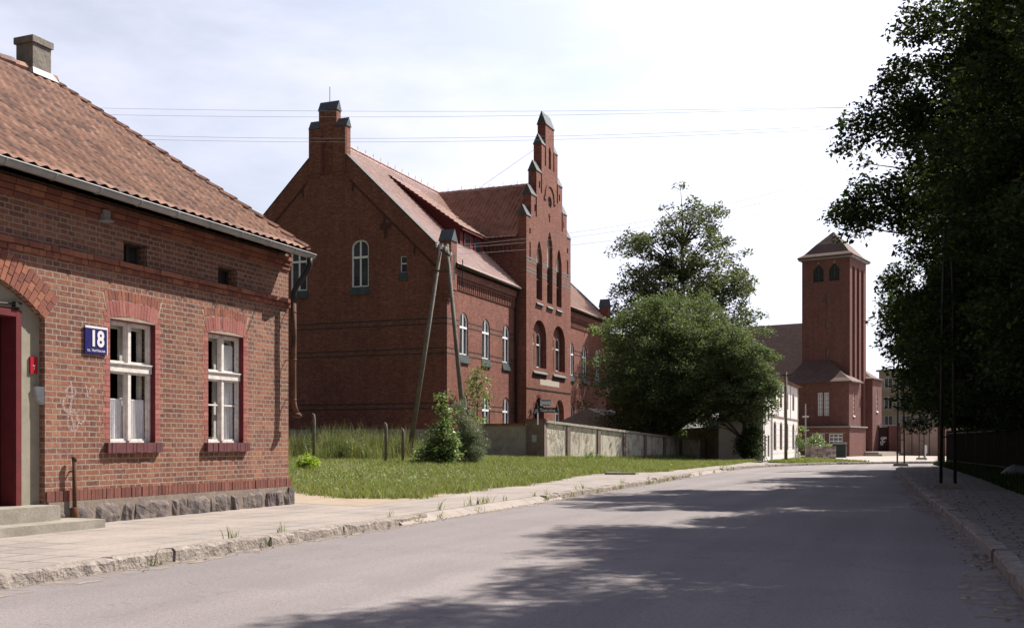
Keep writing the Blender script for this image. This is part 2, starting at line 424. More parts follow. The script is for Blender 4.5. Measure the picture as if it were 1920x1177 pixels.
m_curtain = rough_mat('lace_curtain', (0.88, 0.87, 0.9), (0.78, 0.77, 0.8), 20, 0.9, 0.2, 60)

def tile_mat(name, stops, rough=0.75, tw=0.2, th=0.33, moss=None, big=0.4, spec=0.3):
    m = M(name, rough, spec)
    br = m.n('ShaderNodeTexBrick'); br.offset = 0.0; br.squash = 1.0
    m.l(m.uv(), br.inputs['Vector']); br.inputs['Scale'].default_value = 1.0; br.inputs['Mortar Size'].default_value = 0.0
    br.inputs['Brick Width'].default_value = tw; br.inputs['Row Height'].default_value = th
    br.inputs['Color1'].default_value = (0, 0, 0, 1); br.inputs['Color2'].default_value = (1, 1, 1, 1)
    c = m.ramp(br.outputs['Color'], stops)
    c = m.mix(big, c, m.ramp(m.noise(0.8, 5, 0.65), [(0.3, (0.55, 0.55, 0.56)), (0.7, (1.05, 1.0, 0.98))]), 'MULTIPLY')
    c = m.mix(0.3, c, m.ramp(m.noise(26, 3), [(0.3, (0.5, 0.5, 0.5)), (0.7, (1, 1, 1))]), 'MULTIPLY')
    m.col(c); m.bump(m.noise(40, 3), 0.15, 0.006); return m.m
m_tile_old = tile_mat('old_clay_tile', [(0, (0.15, 0.088, 0.075)), (0.3, (0.24, 0.128, 0.095)), (0.65, (0.31, 0.165, 0.118)), (1, (0.37, 0.205, 0.145))])
m_tile_school = tile_mat('school_roof_tile', [(0, (0.43, 0.27, 0.23)), (0.5, (0.49, 0.325, 0.285)), (1, (0.56, 0.39, 0.345))], 0.30, 0.3, 0.38, big=0.25, spec=0.7)
m_tile_cross = tile_mat('cross_roof_tile', [(0, (0.33, 0.15, 0.105)), (0.5, (0.41, 0.20, 0.145)), (1, (0.50, 0.27, 0.20))], 0.26, 0.3, 0.38, big=0.3, spec=0.6)
m_tile_church = tile_mat('church_roof_tile', [(0, (0.115, 0.07, 0.058)), (0.5, (0.13, 0.08, 0.066)), (1, (0.15, 0.094, 0.077))], 0.8, 0.25, 0.33)
m_tile_white = tile_mat('white_house_tile', [(0, (0.13, 0.07, 0.06)), (1, (0.2, 0.11, 0.09))])

# ground
def asphalt():
    m = M('asphalt', 0.9, 0.25)
    base = m.mix(m.ramp(m.noise(0.35, 5, 0.6), [(0.3, (0, 0, 0)), (0.7, (1, 1, 1))]), (0.232, 0.212, 0.214), (0.285, 0.262, 0.260))
    st = m.noise(1.0, 4, 0.6, m.map(m.uv(), (1.6, 0.05, 1)))
    base = m.mix(0.5, base, m.ramp(st, [(0.35, (0.82, 0.82, 0.82)), (0.65, (1.06, 1.05, 1.04))]), 'MULTIPLY')
    vo = m.n('ShaderNodeTexVoronoi', feature='DISTANCE_TO_EDGE'); vo.inputs['Scale'].default_value = 0.32
    wv = m.t.nodes.new('ShaderNodeVectorMath'); wv.operation = 'MULTIPLY_ADD'
    cb = m.t.nodes.new('ShaderNodeCombineXYZ'); nn = m.noise(1.4, 5); m.l(nn, cb.inputs[0]); m.l(m.noise(1.9, 5), cb.inputs[1]); m.l(cb.outputs[0], wv.inputs[0]); wv.inputs[1].default_value = (2.2, 2.2, 0); m.l(m.uv(), wv.inputs[2])
    m.l(wv.outputs[0], vo.inputs['Vector'])
    crack = m.ramp(vo.outputs['Distance'], [(0.0, (0.45, 0.45, 0.45)), (0.006, (1, 1, 1))])
    base = m.mix(0.4, base, crack, 'MULTIPLY')
    mid = m.noise(26, 3, .7)
    base = m.mix(.55, base, m.ramp(mid, [(.36, (.72, .72, .73)), (.62, (1.12, 1.11, 1.1))]), 'MULTIPLY')
    pv = m.n('ShaderNodeTexVoronoi', feature='F1'); pv.inputs['Scale'].default_value = .16; m.l(wv.outputs[0], pv.inputs['Vector'])
    base = m.mix(.5, base, m.ramp(pv.outputs['Color'], [(.3, (.90, .90, .91)), (.7, (1.06, 1.05, 1.04))]), 'MULTIPLY')
    ln = m.t.nodes.new('ShaderNodeTexWave'); ln.wave_type = 'BANDS'; ln.bands_direction = 'X'; ln.inputs['Scale'].default_value = .28; ln.inputs['Distortion'].default_value = 2.0; ln.inputs['Detail'].default_value = 3; ln.inputs['Detail Scale'].default_value = .6; m.l(m.map(m.uv(), (1, .12, 1)), ln.inputs['Vector'])
    base = m.mix(.35, base, m.ramp(ln.outputs['Fac'], [(.1, (.86, .86, .87)), (.9, (1.06, 1.05, 1.05))]), 'MULTIPLY')
    sp = m.noise(105, 2, 0.75)
    base = m.mix(0.7, base, m.ramp(sp, [(0.36, (0.38, 0.38, 0.39)), (0.6, (1.2, 1.17, 1.15))]), 'MULTIPLY')
    # dust along the left gutter
    m.col(base); m.bump(sp, 0.4, 0.004); return m.m
m_asphalt = asphalt()
def slabs(name, w, h, c1, c2, joint, msize, dustc, dust_lo=0.4, dust_hi=0.6, rot=0.0, off=0.0):
    m = M(name, 0.92, 0.2)
    br = m.n('ShaderNodeTexBrick'); br.offset = off; br.squash = 1.0
    m.l(m.map(m.uv(), rot=(0, 0, rot)), br.inputs['Vector']); br.inputs['Scale'].default_value = 1.0; br.inputs['Mortar Size'].default_value = msize
    br.inputs['Brick Width'].default_value = w; br.inputs['Row Height'].default_value = h; br.inputs['Mortar Smooth'].default_value = 0.3
    br.inputs['Color1'].default_value = (*c1, 1); br.inputs['Color2'].default_value = (*c2, 1); br.inputs['Mortar'].default_value = (*joint, 1)
    d = m.ramp(m.noise(0.7, 6, 0.65), [(dust_lo, (0, 0, 0)), (dust_hi, (1, 1, 1))])
    c = m.mix(d, br.outputs['Color'], dustc)
    c = m.mix(0.4, c, m.ramp(m.noise(22, 4), [(0.3, (0.6, 0.6, 0.6)), (0.7, (1.08, 1.06, 1.04))]), 'MULTIPLY')
    m.col(c); m.bump(m.noise(30, 4), 0.35, 0.008); return m.m
m_walk = slabs('dusty_paving', 0.5, 0.5, (0.26, 0.232, 0.215), (0.315, 0.28, 0.26), (0.10, 0.082, 0.07), 0.013, (0.35, 0.305, 0.272), 0.42, 0.66)
m_walk2 = slabs('grey_paving', 0.5, 0.35, (0.17, 0.155, 0.15), (0.215, 0.20, 0.19), (0.045, 0.04, 0.035), 0.013, (0.20, 0.175, 0.155), 0.5, 0.75, off=0.5)
m_plaza = slabs('pale_paving', 1.0, 1.0, (0.34, 0.31, 0.28), (0.40, 0.36, 0.33), (0.2, 0.18, 0.16), 0.01, (0.40, 0.36, 0.32), 0.3, 0.6)
m_kerb = rough_mat('kerbstone', (0.22, 0.188, 0.168), (0.36, 0.315, 0.28), 7, 0.95, 0.9, 22, 0.03)
m_sand = rough_mat('sandy_soil', (0.30, 0.235, 0.17), (0.37, 0.305, 0.235), 2, 0.95, 0.4, 20)
m_soil = rough_mat('grassy_soil', (0.10, 0.115, 0.04), (0.15, 0.145, 0.065), 1.5, 0.95, 0.4, 12)
m_ground = rough_mat('far_ground', (0.09, 0.10, 0.05), (0.15, 0.13, 0.08), 0.08, 0.95, 0, 1)

def leaf_mat(name, stops, trans=0.35, rough=0.5, spec=.35):
    m = M(name, rough, spec)
    c = m.ramp(m.island(), stops)
    m.col(c)
    tl = m.t.nodes.new('ShaderNodeBsdfTranslucent')
    tc_ = m.mix(1.0, c, (1.15, 1.25, 0.62), 'MULTIPLY'); m.l(tc_, tl.inputs[0])
    ms = m.t.nodes.new('ShaderNodeMixShader'); ms.inputs[0].default_value = trans
    m.l(m.b.outputs[0], ms.inputs[1]); m.l(tl.outputs[0], ms.inputs[2]); m.l(ms.outputs[0], m.out.inputs[0])
    return m.m
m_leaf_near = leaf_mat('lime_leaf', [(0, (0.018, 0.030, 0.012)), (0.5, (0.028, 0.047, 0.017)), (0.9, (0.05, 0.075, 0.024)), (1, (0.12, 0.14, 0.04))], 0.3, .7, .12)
m_leaf_mid = leaf_mat('willow_leaf', [(0, (0.066, 0.092, 0.048)), (0.5, (0.108, 0.140, 0.070)), (1, (0.165, 0.19, 0.105))], 0.38, .65, .2)
m_leaf_tall = leaf_mat('ash_leaf', [(0, (0.066, 0.082, 0.052)), (0.5, (0.108, 0.125, 0.074)), (1, (0.165, 0.18, 0.11))], 0.38, .65, .2)
m_leaf_bush = leaf_mat('elder_leaf', [(0, (0.08, 0.125, 0.05)), (0.5, (0.15, 0.22, 0.085)), (0.85, (0.25, 0.31, 0.15)), (1, (0.40, 0.44, 0.30))], 0.4, 0.4)
m_leaf_grey = leaf_mat('grey_shrub_leaf', [(0, (0.12, 0.145, 0.10)), (1, (0.20, 0.225, 0.155))], 0.3)
m_grass = leaf_mat('grass_blade', [(0, (0.11, 0.138, 0.042)), (0.45, (0.185, 0.222, 0.070)), (0.78, (0.27, 0.29, 0.115)), (1, (0.38, 0.33, 0.20))], 0.35, 0.6)
m_weed = leaf_mat('weed_blade', [(0, (0.10, 0.13, 0.05)), (0.45, (0.15, 0.18, 0.07)), (0.72, (0.25, 0.23, 0.12)), (1, (0.33, 0.25, 0.17))], 0.35, 0.7)
m_flower = rough_mat('white_flower', (0.75, 0.74, 0.7), (0.6, 0.6, 0.5), 3, 0.8, 0)
m_litter = leaf_mat('dry_leaf', [(0, (0.12, 0.07, 0.035)), (0.6, (0.22, 0.14, 0.06)), (1, (0.36, 0.25, 0.12))], 0.1)
m_bark = rough_mat('bark', (0.045, 0.036, 0.03), (0.085, 0.068, 0.055), 5, 0.95, 0.8, 16, 0.03)

# ------------------------------------------------------------------ ground, road, pavements
def lerp_tab(tab, y):
    if y <= tab[0][0]: return tab[0][1]
    for (a, b), (c, d) in zip(tab, tab[1:]):
        if y <= c: return b + (d - b) * (y - a) / (c - a)
    return tab[-1][1]
KL = [(-20, -7.15), (0, -7.2), (15, -7.45), (21, -7.6), (32, -7.9), (42, -8.3), (50, -8.3), (55, -7.7)]      # left road edge: y -> x
KR = [(-20, .8), (8, .72), (13, .6), (18, .32), (24, -.02), (30, -.35), (36, -.65), (42, -.95), (50, -1.35)]
leftedge = [(x, y) for y, x in KL] + [(-6.6, 59), (-4.9, 63), (-1.8, 67), (3, 70), (10, 71.5), (70, 74)]
rightedge = [(x, y) for y, x in KR] + [(-1.2, 52.5), (-.3, 54.8), (1.4, 56.4), (5, 57.6), (12, 58.2), (70, 60)]
mb = MB(); mb.add([(-2500, -2500, -.06), (2500, -2500, -.06), (2500, 3500, -.06), (-2500, 3500, -.06)], [(0, 1, 2, 3)])
struct(mb.build('ground', m_ground))
def sheet(name, poly, z, mat):
    mb = MB(); t = tessellate_polygon([[Vector((x, y, 0)) for x, y in poly]])
    fs = []
    for a, b, c in t:
        A, B, Cc = [Vector((*poly[i], 0)) for i in (a, b, c)]
        fs.append((a, b, c) if (B - A).cross(Cc - A).z > 0 else (a, c, b))
    mb.add([(x, y, z) for x, y in poly], fs)
    return struct(mb.build(name, mat))
sheet('road', leftedge + rightedge[::-1], 0.0, m_asphalt)

def offset_line(pts, d):
    o = []
    for i, p in enumerate(pts):
        a = Vector(pts[max(i - 1, 0)]); b = Vector(pts[min(i + 1, len(pts) - 1)]); t = (b - a).normalized()
        o.append((p[0] - t.y * d, p[1] + t.x * d))
    return o
def resample(pts, step):
    o = []; 
    for (a, b) in zip(pts, pts[1:]):
        A, B = Vector(a), Vector(b); n = max(1, int((B - A).length / step))
        for i in range(n): o.append(tuple(A + (B - A) * i / n))
    return o + [pts[-1]]
def kerb(pts, side, low=(), seed=1, smoothness=1.0):
    "kerbstones laid end to end; side +1 = the stone lies left of the line"
    rr = random.Random(seed); mb = MB(); P = resample(pts, 0.85)
    for a, b in zip(P, P[1:]):
        A, B = Vector(a), Vector(b); t = (B - A).normalized(); n = Vector((-t.y, t.x)) * side
        ym = (A.y + B.y) / 2
        h = 0.132 + rr.uniform(-.016, .012) * smoothness
        for lo, hi in low:
            if lo < ym < hi: h = None
        if h is None: continue
        j = rr.uniform(-.012, .012) * smoothness; A2 = A + t * 0.004 + n * j; B2 = B - t * 0.004 + n * j
        w = 0.17; c = 0.03; segs = 8; rows = []
        for k in range(segs + 1):
            p = A2 + (B2 - A2) * k / segs; q = lambda s=.014: rr.uniform(-s, s) * smoothness
            rows.append([(p.x, p.y, -.05), (p.x + n.x * .006 + q(), p.y + q(), h - c + q(.014)), (p.x + n.x * (c + q()), p.y + n.y * c, h + q(.006)), (p.x + n.x * w, p.y + n.y * w, h + q(.004)), (p.x + n.x * w, p.y + n.y * w, -.05)])
        V = [v for r_ in rows for v in r_]; fs = []
        for k in range(segs):
            for m_ in range(4):
                f = (k * 5 + m_, (k + 1) * 5 + m_, (k + 1) * 5 + m_ + 1, k * 5 + m_ + 1); fs.append(f if side < 0 else f[::-1])
        fs += [(0, 1, 2, 3, 4), tuple(segs * 5 + x for x in (4, 3, 2, 1, 0))]
        mb.add(V, fs)
    return mb
def dust_mat():
    m = M('gutter_dust', .95, .1); m.col(m.mix(m.noise(8, 4), (0.36, 0.30, 0.25), (0.28, 0.24, 0.21)))
    a_ = m.ramp(m.noise(2.2, 6, .7), [(.46, (0, 0, 0)), (.62, (1, 1, 1))]); m.l(a_, m.b.inputs['Alpha']); return m.m
m_dustm = dust_mat()
Vv = []; Qq = []
for k_, (x_, y_) in enumerate(resample([(lerp_tab(KL, y), y) for y in range(0, 52, 2)], .6)):
    w_ = .16 + .14 * (math.sin(k_ * .7) + math.sin(k_ * .23)) * .5 + .1
    Vv += [(x_ - .02, y_, .004), (x_ + w_, y_, .004)]
    if k_: o_ = 2 * k_; Qq.append((o_ - 2, o_ - 1, o_ + 1, o_))
dso = npmesh('gutter_dust', Vv, Qq, m_dustm); dso['kind'] = 'structure'
Vv = []; Qq = []
for k_, (x_, y_) in enumerate(resample([(lerp_tab(KR, y), y) for y in range(2, 50, 2)], .6)):
    w_ = .3 + .2 * (math.sin(k_ * .7) + math.sin(k_ * .23)) * .5
    Vv += [(x_ - w_, y_, .004), (x_ + .01, y_, .004)]
    if k_: o_ = 2 * k_; Qq.append((o_ - 2, o_ - 1, o_ + 1, o_))
dso = npmesh('gutter_dust', Vv, Qq, m_dustm); dso['kind'] = 'structure'
struct(kerb(leftedge[:-2], 1, low=((15.3, 20.6), (38.5, 45.5)), seed=3).build('kerb', m_kerb))
ab_ = MB()
for y0_, y1_ in ((14.0, 22.0), (37.4, 46.6)):
    ys_ = np.linspace(y0_, y1_, 9); Vv = []
    for y_ in ys_:
        x_ = lerp_tab(KL, y_); Vv += [(x_ + .06, y_, .002), (x_ - .03, y_, .065), (x_ - .19, y_, .1206)]
    ab_.add(Vv, [(i * 3 + j, (i + 1) * 3 + j, (i + 1) * 3 + j + 1, i * 3 + j + 1)[::-1] for i in range(8) for j in range(2)])
struct(ab_.build('driveway_apron', m_walk))
struct(kerb(rightedge, -1, seed=5, smoothness=.8).build('kerb', m_kerb))

LB = [(18.3, -9.9), (22, -9.95), (28, -10.3), (33.0, -11.2), (36, -11.4), (38.5, -10.2), (40, -9.8), (46, -9.85), (62, -9.6)]   # lawn edge: y -> x
lk = offset_line(leftedge, 0.17)
left_in = [p for p in lk if p[1] < 60]
sheet('sidewalk', left_in + [(-9.2, 61), (-11.4, 62), (-11.9, 39), (-11.9, 30), (-12, 16.5), (-12, -20)], 0.12, m_walk)
rk = offset_line(rightedge, -0.17)
sheet('sidewalk', [p for p in rk if p[0] < 60] + [(60, 62), (60, 60.6), (9, 59.9)][1:] + [(2.6, 58.5), (.3, 57.0), (.9, 50), (1.6, 36), (2.05, 22), (2.2, 10), (2.2, -20)], 0.12, m_walk2)
sheet('dirt_path', [(-9.4, 16.2), (-9.5, 20.5), (-12, 21.5), (-18, 23), (-32, 24), (-32, 16.6), (-10.9, 16.6)], 0.1225, m_sand)
sheet('verge', [(2.2, -20), (2.2, 10), (2.05, 22), (1.6, 36), (.9, 50), (.3, 57.0), (2.6, 58.5), (40, 59.5), (40, -20)], 0.124, m_soil)
sheet('plaza', [(-30, 66.5), (-9.0, 66.5), (-6.2, 61.2), (-5.0, 63.4), (-2.2, 67.3), (2.8, 70.3), (10, 71.8), (70, 74.3), (70, 128), (-30, 128)], 0.02, m_plaza)

def smooth(t): t = max(0, min(1, t)); return t * t * (3 - 2 * t)
def lawnz(x, y):
    b = .135 + .34 * smooth((-x - 12.5) / 8) * smooth((y - 22) / 16)
    return b + .03 * math.sin(x * .7 + 1) * math.sin(y * .5) * smooth((-x - 11) / 4)
def yfront(x):
    return lerp_tab([(0, 18.3), (1.4, 18.8), (3.6, 20.4), (10, 21.6), (40, 23)], -9.9 - x)
ss = [0, .3, .6, 1, 1.5, 2, 3, 4, 5, 6, 7, 8, 9, 10, 12, 14, 17, 20, 25, 30, 40, 60]
ts = list(np.arange(0, 45, 1.0)) + [50, 60, 80, 100]
V = []; Q = []
for s in ss:
    for t in ts:
        x0 = -9.9 - s; y = yfront(x0) + t; x = x0 + lerp_tab(LB, y) + 9.9 - .12 * (s < .4)
        V.append((x, y, lawnz(x, y) if s > .01 and t > .01 else .10))
nt_ = len(ts)
for i in range(len(ss) - 1):
    for j in range(nt_ - 1): Q.append((i * nt_ + j, i * nt_ + j + 1, (i + 1) * nt_ + j + 1, (i + 1) * nt_ + j))
struct(npmesh('lawn', V, Q, m_soil, smooth=True))

def blades(name, pts, hmin, hmax, w, mat, lean=0.35, label=None, cat=None, zf=None, curve=True):
    n = len(pts); P = np.asarray(pts, np.float64)
    h = rng.uniform(hmin, hmax, n) * (0.75 + 0.5 * rng.random(n)); a = rng.uniform(0, 2 * np.pi, n); la = rng.uniform(0, 2 * np.pi, n); l = rng.uniform(0.05, lean, n) * h
    ww = w * rng.uniform(.6, 1.3, n)
    dx, dy = np.cos(a) * ww / 2, np.sin(a) * ww / 2; lx, ly = np.cos(la) * l, np.sin(la) * l
    z = P[:, 2]
    v0 = np.stack([P[:, 0] - dx, P[:, 1] - dy, z], 1); v1 = np.stack([P[:, 0] + dx, P[:, 1] + dy, z], 1)
    v2 = np.stack([P[:, 0] + dx * .8 + lx * .35, P[:, 1] + dy * .8 + ly * .35, z + h * .58], 1); v3 = np.stack([P[:, 0] - dx * .8 + lx * .35, P[:, 1] - dy * .8 + ly * .35, z + h * .58], 1)
    v4 = np.stack([P[:, 0] + dx * .1 + lx, P[:, 1] + dy * .1 + ly, z + h * .95], 1); v5 = np.stack([P[:, 0] - dx * .1 + lx, P[:, 1] - dy * .1 + ly, z + h * .95], 1)
    V = np.stack([v0, v1, v2, v3, v4, v5], 1).reshape(-1, 3); b_ = np.arange(n)[:, None] * 6
    Q = np.concatenate([b_ + np.array([[0, 1, 2, 3]]), b_ + np.array([[3, 2, 4, 5]])], 0)
    o = npmesh(name, V, Q, mat); o['kind'] = 'stuff'
    if label: o['label'] = label; o['category'] = cat
    return o
# wall line behind the lawn
WC = Vector((-18.9, 51.7)); WE = Vector((-15.4, 69.0)); WX2 = Vector((-10.9, 68.0))
def behind_wall(x, y):
    if x > WE.x: return y > 68.9 - (x - WE.x) * .22
    if x > WC.x:
        t = (x - WC.x) / (WE.x - WC.x); return y > WC.y + (WE.y - WC.y) * t - .1
    return y > 51.6
pts = []
while len(pts) < 260000:
    y = 18.2 + 47 * random.random() ** 1.35; x = -9.7 - 26 * random.random() ** 1.5
    xb = lerp_tab(LB, y) + .14 * math.sin(y * 2.1) + .1 * math.sin(y * 5.3)
    if x > xb + random.gauss(-.06, .09) or y < yfront(x) + .15 * math.sin(x * 3) + random.gauss(.05, .12) or behind_wall(x, y): continue
    dens = math.sin(x * .9 + 3 * math.sin(y * .35)) * math.sin(y * .6 + x * .3)
    if random.random() > .62 + .45 * dens: continue
    pts.append((x, y, lawnz(x, y) - .01))
blades('grass', pts, 0.06, 0.19, 0.014, m_grass, 0.9, 'sunlit green grass of the lawn between pavement and weeds', 'grass')
def weed_patch(n, hmin, hmax, w, cl, seed, mat, lean, name, lab):
    rr = random.Random(seed); cs = []
    while len(cs) < cl:
        x = -22.2 - 24 * rr.random() ** 1.1; y = rr.uniform(38.5, 51.0)
        if y < 39.2 + 1.3 * math.sin(x * .9) + .9 * math.sin(x * 2.3): continue
        cs.append((x, y, rr.uniform(.12, .5), rr.choice([.45, .6, .8, 1.0, 1.0, 1.35])))
    buckets = {}
    for k in range(n):
        c = cs[rr.randrange(cl)]; x = c[0] + rr.gauss(0, c[2]); y = min(c[1] + rr.gauss(0, c[2]), 51.3)
        buckets.setdefault(c[3], []).append((x, y, lawnz(x, y)))
    for kk, (f_, P_) in enumerate(sorted(buckets.items())):
        blades(name, P_, hmin * f_, hmax * f_, w, mat, lean, lab + (' (%s growth)' % ['lowest', 'low', 'middling', 'high', 'highest'][kk]).replace('(', '').replace(')', ''), 'weeds')
weed_patch(46000, .4, 1.25, .018, 190, 5, m_weed, .4, 'tall_weeds', 'tall dry grass stalks growing before the grey boundary wall')
weed_patch(26000, .25, .75, .022, 130, 6, m_grass, .6, 'tall_weeds', 'green unmown grass clumps between the dry stalks and old posts')
# low growth along wall foot, verge on the right and patch by the white house
pts = []
while len(pts) < 9000:
    t = random.random(); p = WC.lerp(WE, t); d = abs(random.gauss(0, .7)); nrm = Vector((0.875, -0.484))
    q = p + nrm * (d + .05); pts.append((q.x, q.y, .13))
blades('wall_foot_grass', pts, 0.12, 0.4, 0.03, m_grass, 0.6, 'longer grass growing along the foot of the painted wall', 'grass')
pts = []
while len(pts) < 26000:
    y = 6 + 52 * random.random(); x = lerp_tab([(10, 2.2), (22, 2.05), (36, 1.6), (50, .9), (58, .3)], y) + 3.2 * random.random() ** 1.4 - .1 * random.random()
    pts.append((x, y, .12))
blades('verge_grass', pts, 0.07, 0.3, 0.02, m_leaf_near, 0.7, 'shaded grass strip between the right pavement and dark fence', 'grass')  # tree shade put into the tone: blades take the dark lime leaf colour
sheet('verge', [(-9.5, 66.6), (-9.0, 66.0), (-6.3, 62.4), (-4.6, 65.6), (-3.0, 68.2), (-4.4, 71.0), (-7.0, 77.0), (-9.2, 80)], 0.06, m_soil)
pts = []
while len(pts) < 9000:
    t = random.random(); s = random.random()
    a = Vector((-9.4, 66.6)).lerp(Vector((-9.1, 80)), t); b = Vector((-6.1, 62.6)).lerp(Vector((-3.3, 68.4)), min(1, t * 2)).lerp(Vector((-7.2, 77)), max(0, t * 2 - 1) if t > .5 else 0)
    q = a.lerp(b, s); pts.append((q.x, q.y, .06))
blades('corner_grass', pts, 0.05, 0.16, 0.04, m_grass, 0.7, 'bright grass patch before the white house and stone wall', 'grass')
# dandelion heads / daisies in the lawn
pts = []
while len(pts) < 500:
    x = random.gauss(-14.5, 2.2); y = random.gauss(29, 4)
    if x < lerp_tab(LB, y) - .3: pts.append((x, y, lawnz(x, y) + random.uniform(.12, .22)))
V = []; Q = []
for p in pts:
    r_ = random.uniform(.014, .03); o = len(V)
    V += [(p[0] - r_, p[1], p[2]), (p[0], p[1] - r_, p[2] + .01), (p[0] + r_, p[1], p[2]), (p[0], p[1] + r_, p[2] + .01)]; Q.append((o, o + 1, o + 2, o + 3))
tag(npmesh('daisies', V, Q, m_flower), 'small white flowers sprinkled over the lawn', 'flowers', kind='stuff')
# dry leaves along right gutter and pavement
V = []; Q = []
def drop(x, y, z, s):
    a = random.uniform(0, 6.28); c, d = math.cos(a) * s, math.sin(a) * s; o = len(V)
    V.extend([(x - c, y - d, z + random.uniform(.002, .012)), (x + d * .6, y - c * .6, z + random.uniform(.004, .02)), (x + c, y + d, z + random.uniform(.002, .02)), (x - d * .6, y + c * .6, z + .004)]); Q.append((o, o + 1, o + 2, o + 3))
for i in range(2600):
    y = 4 + 48 * random.random() ** 1.2; x = lerp_tab(KR, y); g = math.sin(y * 1.7) + math.sin(y * .63)
    if random.random() < .62: 
        if random.random() < .35 + .3 * g: drop(x - abs(random.gauss(0, .16)) - .01, y, .004, random.uniform(.015, .035))
    else: drop(x + .2 + abs(random.gauss(0, .5)), y, .124, random.uniform(.015, .035))
for i in range(500):
    y = 8 + 30 * random.random(); x = lerp_tab(KL, y); drop(x + abs(random.gauss(0, .12)) + .01, y, .004, random.uniform(.012, .03))
tag(npmesh('dry_leaves', V, Q, m_litter), 'brown dry leaves gathered in the road gutters', 'leaves', kind='stuff')

# ------------------------------------------------------------------ roofs
def tile_roof(name, P, U, V, W, Ls, tw, th, mat, parent, amp=0.03, step=0.03, sub=6, kind='pan'):
    P, U, V = Vector(P), Vector(U).normalized(), Vector(V).normalized(); Nn = U.cross(V)
    nu = max(1, int(round(W / tw))) * sub; nc = max(1, int(round(Ls / th)))
    us = np.linspace(0, W, nu + 1); ph = (np.arange(nu + 1) % sub) / sub
    if kind == 'pan': prof = amp * (0.5 + 0.5 * np.cos(2 * np.pi * ph)) * 1.0
    else: prof = amp * np.where((np.arange(nu + 1) % sub) == 0, 1.0, 0.0)
    rows = []; uvs = []; 
    for k in range(nc):
        for e, hh in ((0, step), (1, 0.0)):
            v = (k + e) * Ls / nc
            jit = rng.normal(0, 0.004, nu // sub + 1)
            j = np.repeat(jit, sub)[:nu + 1] if e == 0 else np.zeros(nu + 1)
            h = prof + hh + j
            rows.append(np.outer(us, U) + np.outer(np.full(nu + 1, v + (-0.01 if e == 0 else 0.0)), V) + np.outer(h, Nn) + np.array(P))
            uvs.append(np.stack([us, np.full(nu + 1, v + (1e-3 if e == 0 else -1e-3))], 1))
    A = np.concatenate(rows); UVs = np.concatenate(uvs); R_ = len(rows); n1_ = nu + 1
    i, j = np.meshgrid(np.arange(R_ - 1), np.arange(nu), indexing='ij'); b = i * n1_ + j
    Qd = np.stack([b, b + 1, b + n1_ + 1, b + n1_], -1).reshape(-1, 4)
    return npmesh(name, A, Qd, mat, parent, uv=UVs)
def ridge_tiles(a, b, mat, parent, r_=0.11, step=0.4, name='ridge_tiles', rise=.02):
    a, b = Vector(a), Vector(b); d = (b - a); n = max(2, int(d.length / step)); mb = MB()
    for k in range(n):
        p = a + d * (k / n); q = a + d * ((k + 1.06) / n); o = Vector((0, 0, random.uniform(-.006, .01)))
        mb.tube([p + o, q + o + Vector((0, 0, rise))], [r_ * .95, r_ * 1.08], 8)
    return mb.build(name, mat, parent)

# ------------------------------------------------------------------ the brick house on the left
HX = -10.94
H = thing('brick_house', 'low red brick house with pantile roof and two white framed windows at the pavement', 'house', (HX - 3, 10, 0.12))
pe = east(HX)
wins = [(12.23, 0.95, 1.25, 3.04), (14.43, 0.95, 1.25, 3.06)]
holes = [shape(c, w, a, b) for c, w, a, b in wins]
door_hole = shape(9.32, 2.50, 0.10, 3.42, 0.52, 'seg', 12)
vents = [(12.28, .50, 3.90, 4.22), (14.47, .50, 3.90, 4.2)]
holes += [door_hole] + [shape(*v) for v in vents]
mb = MB()
wall(pe, [(0, 0.0), (16.26, 0.0), (16.26, 4.72), (0, 4.72)], holes, mb, 0.26)
# far gable wall, near end wall, back wall
RX, RZ = -16.65, 8.62
BXk = 2 * RX - HX
gp = Plane((0, 16.26, 0), (-1, 0, 0), (0, 1, 0))
wall(gp, [(-HX, 0), (-BXk, 0), (-BXk, 4.72), (-RX, RZ - .12), (-HX, 4.72)], [], mb)
wall(south(0), [(BXk, 0), (HX, 0), (HX, 4.72), (RX, RZ - .12), (BXk, 4.72)], [], mb)
wall(Plane((BXk, 0, 0), (0, -1, 0), (-1, 0, 0)), [(-16.26, 0), (0, 0), (0, 4.72), (-16.26, 4.72)], [], mb)
mb.build('wall', m_house, H)
# interior floor/ceiling keep rooms dark
mb = MB(); mb.box(BXk + .05, HX - .3, .1, 16.1, 3.4, 3.44); mb.box(BXk + .05, HX - .3, .1, 16.1, .3, .34); mb.box(HX - 3.0, HX - 2.9, .1, 16.1, .35, 3.39)
mb.build('room_shell', m_wood_dark, H)
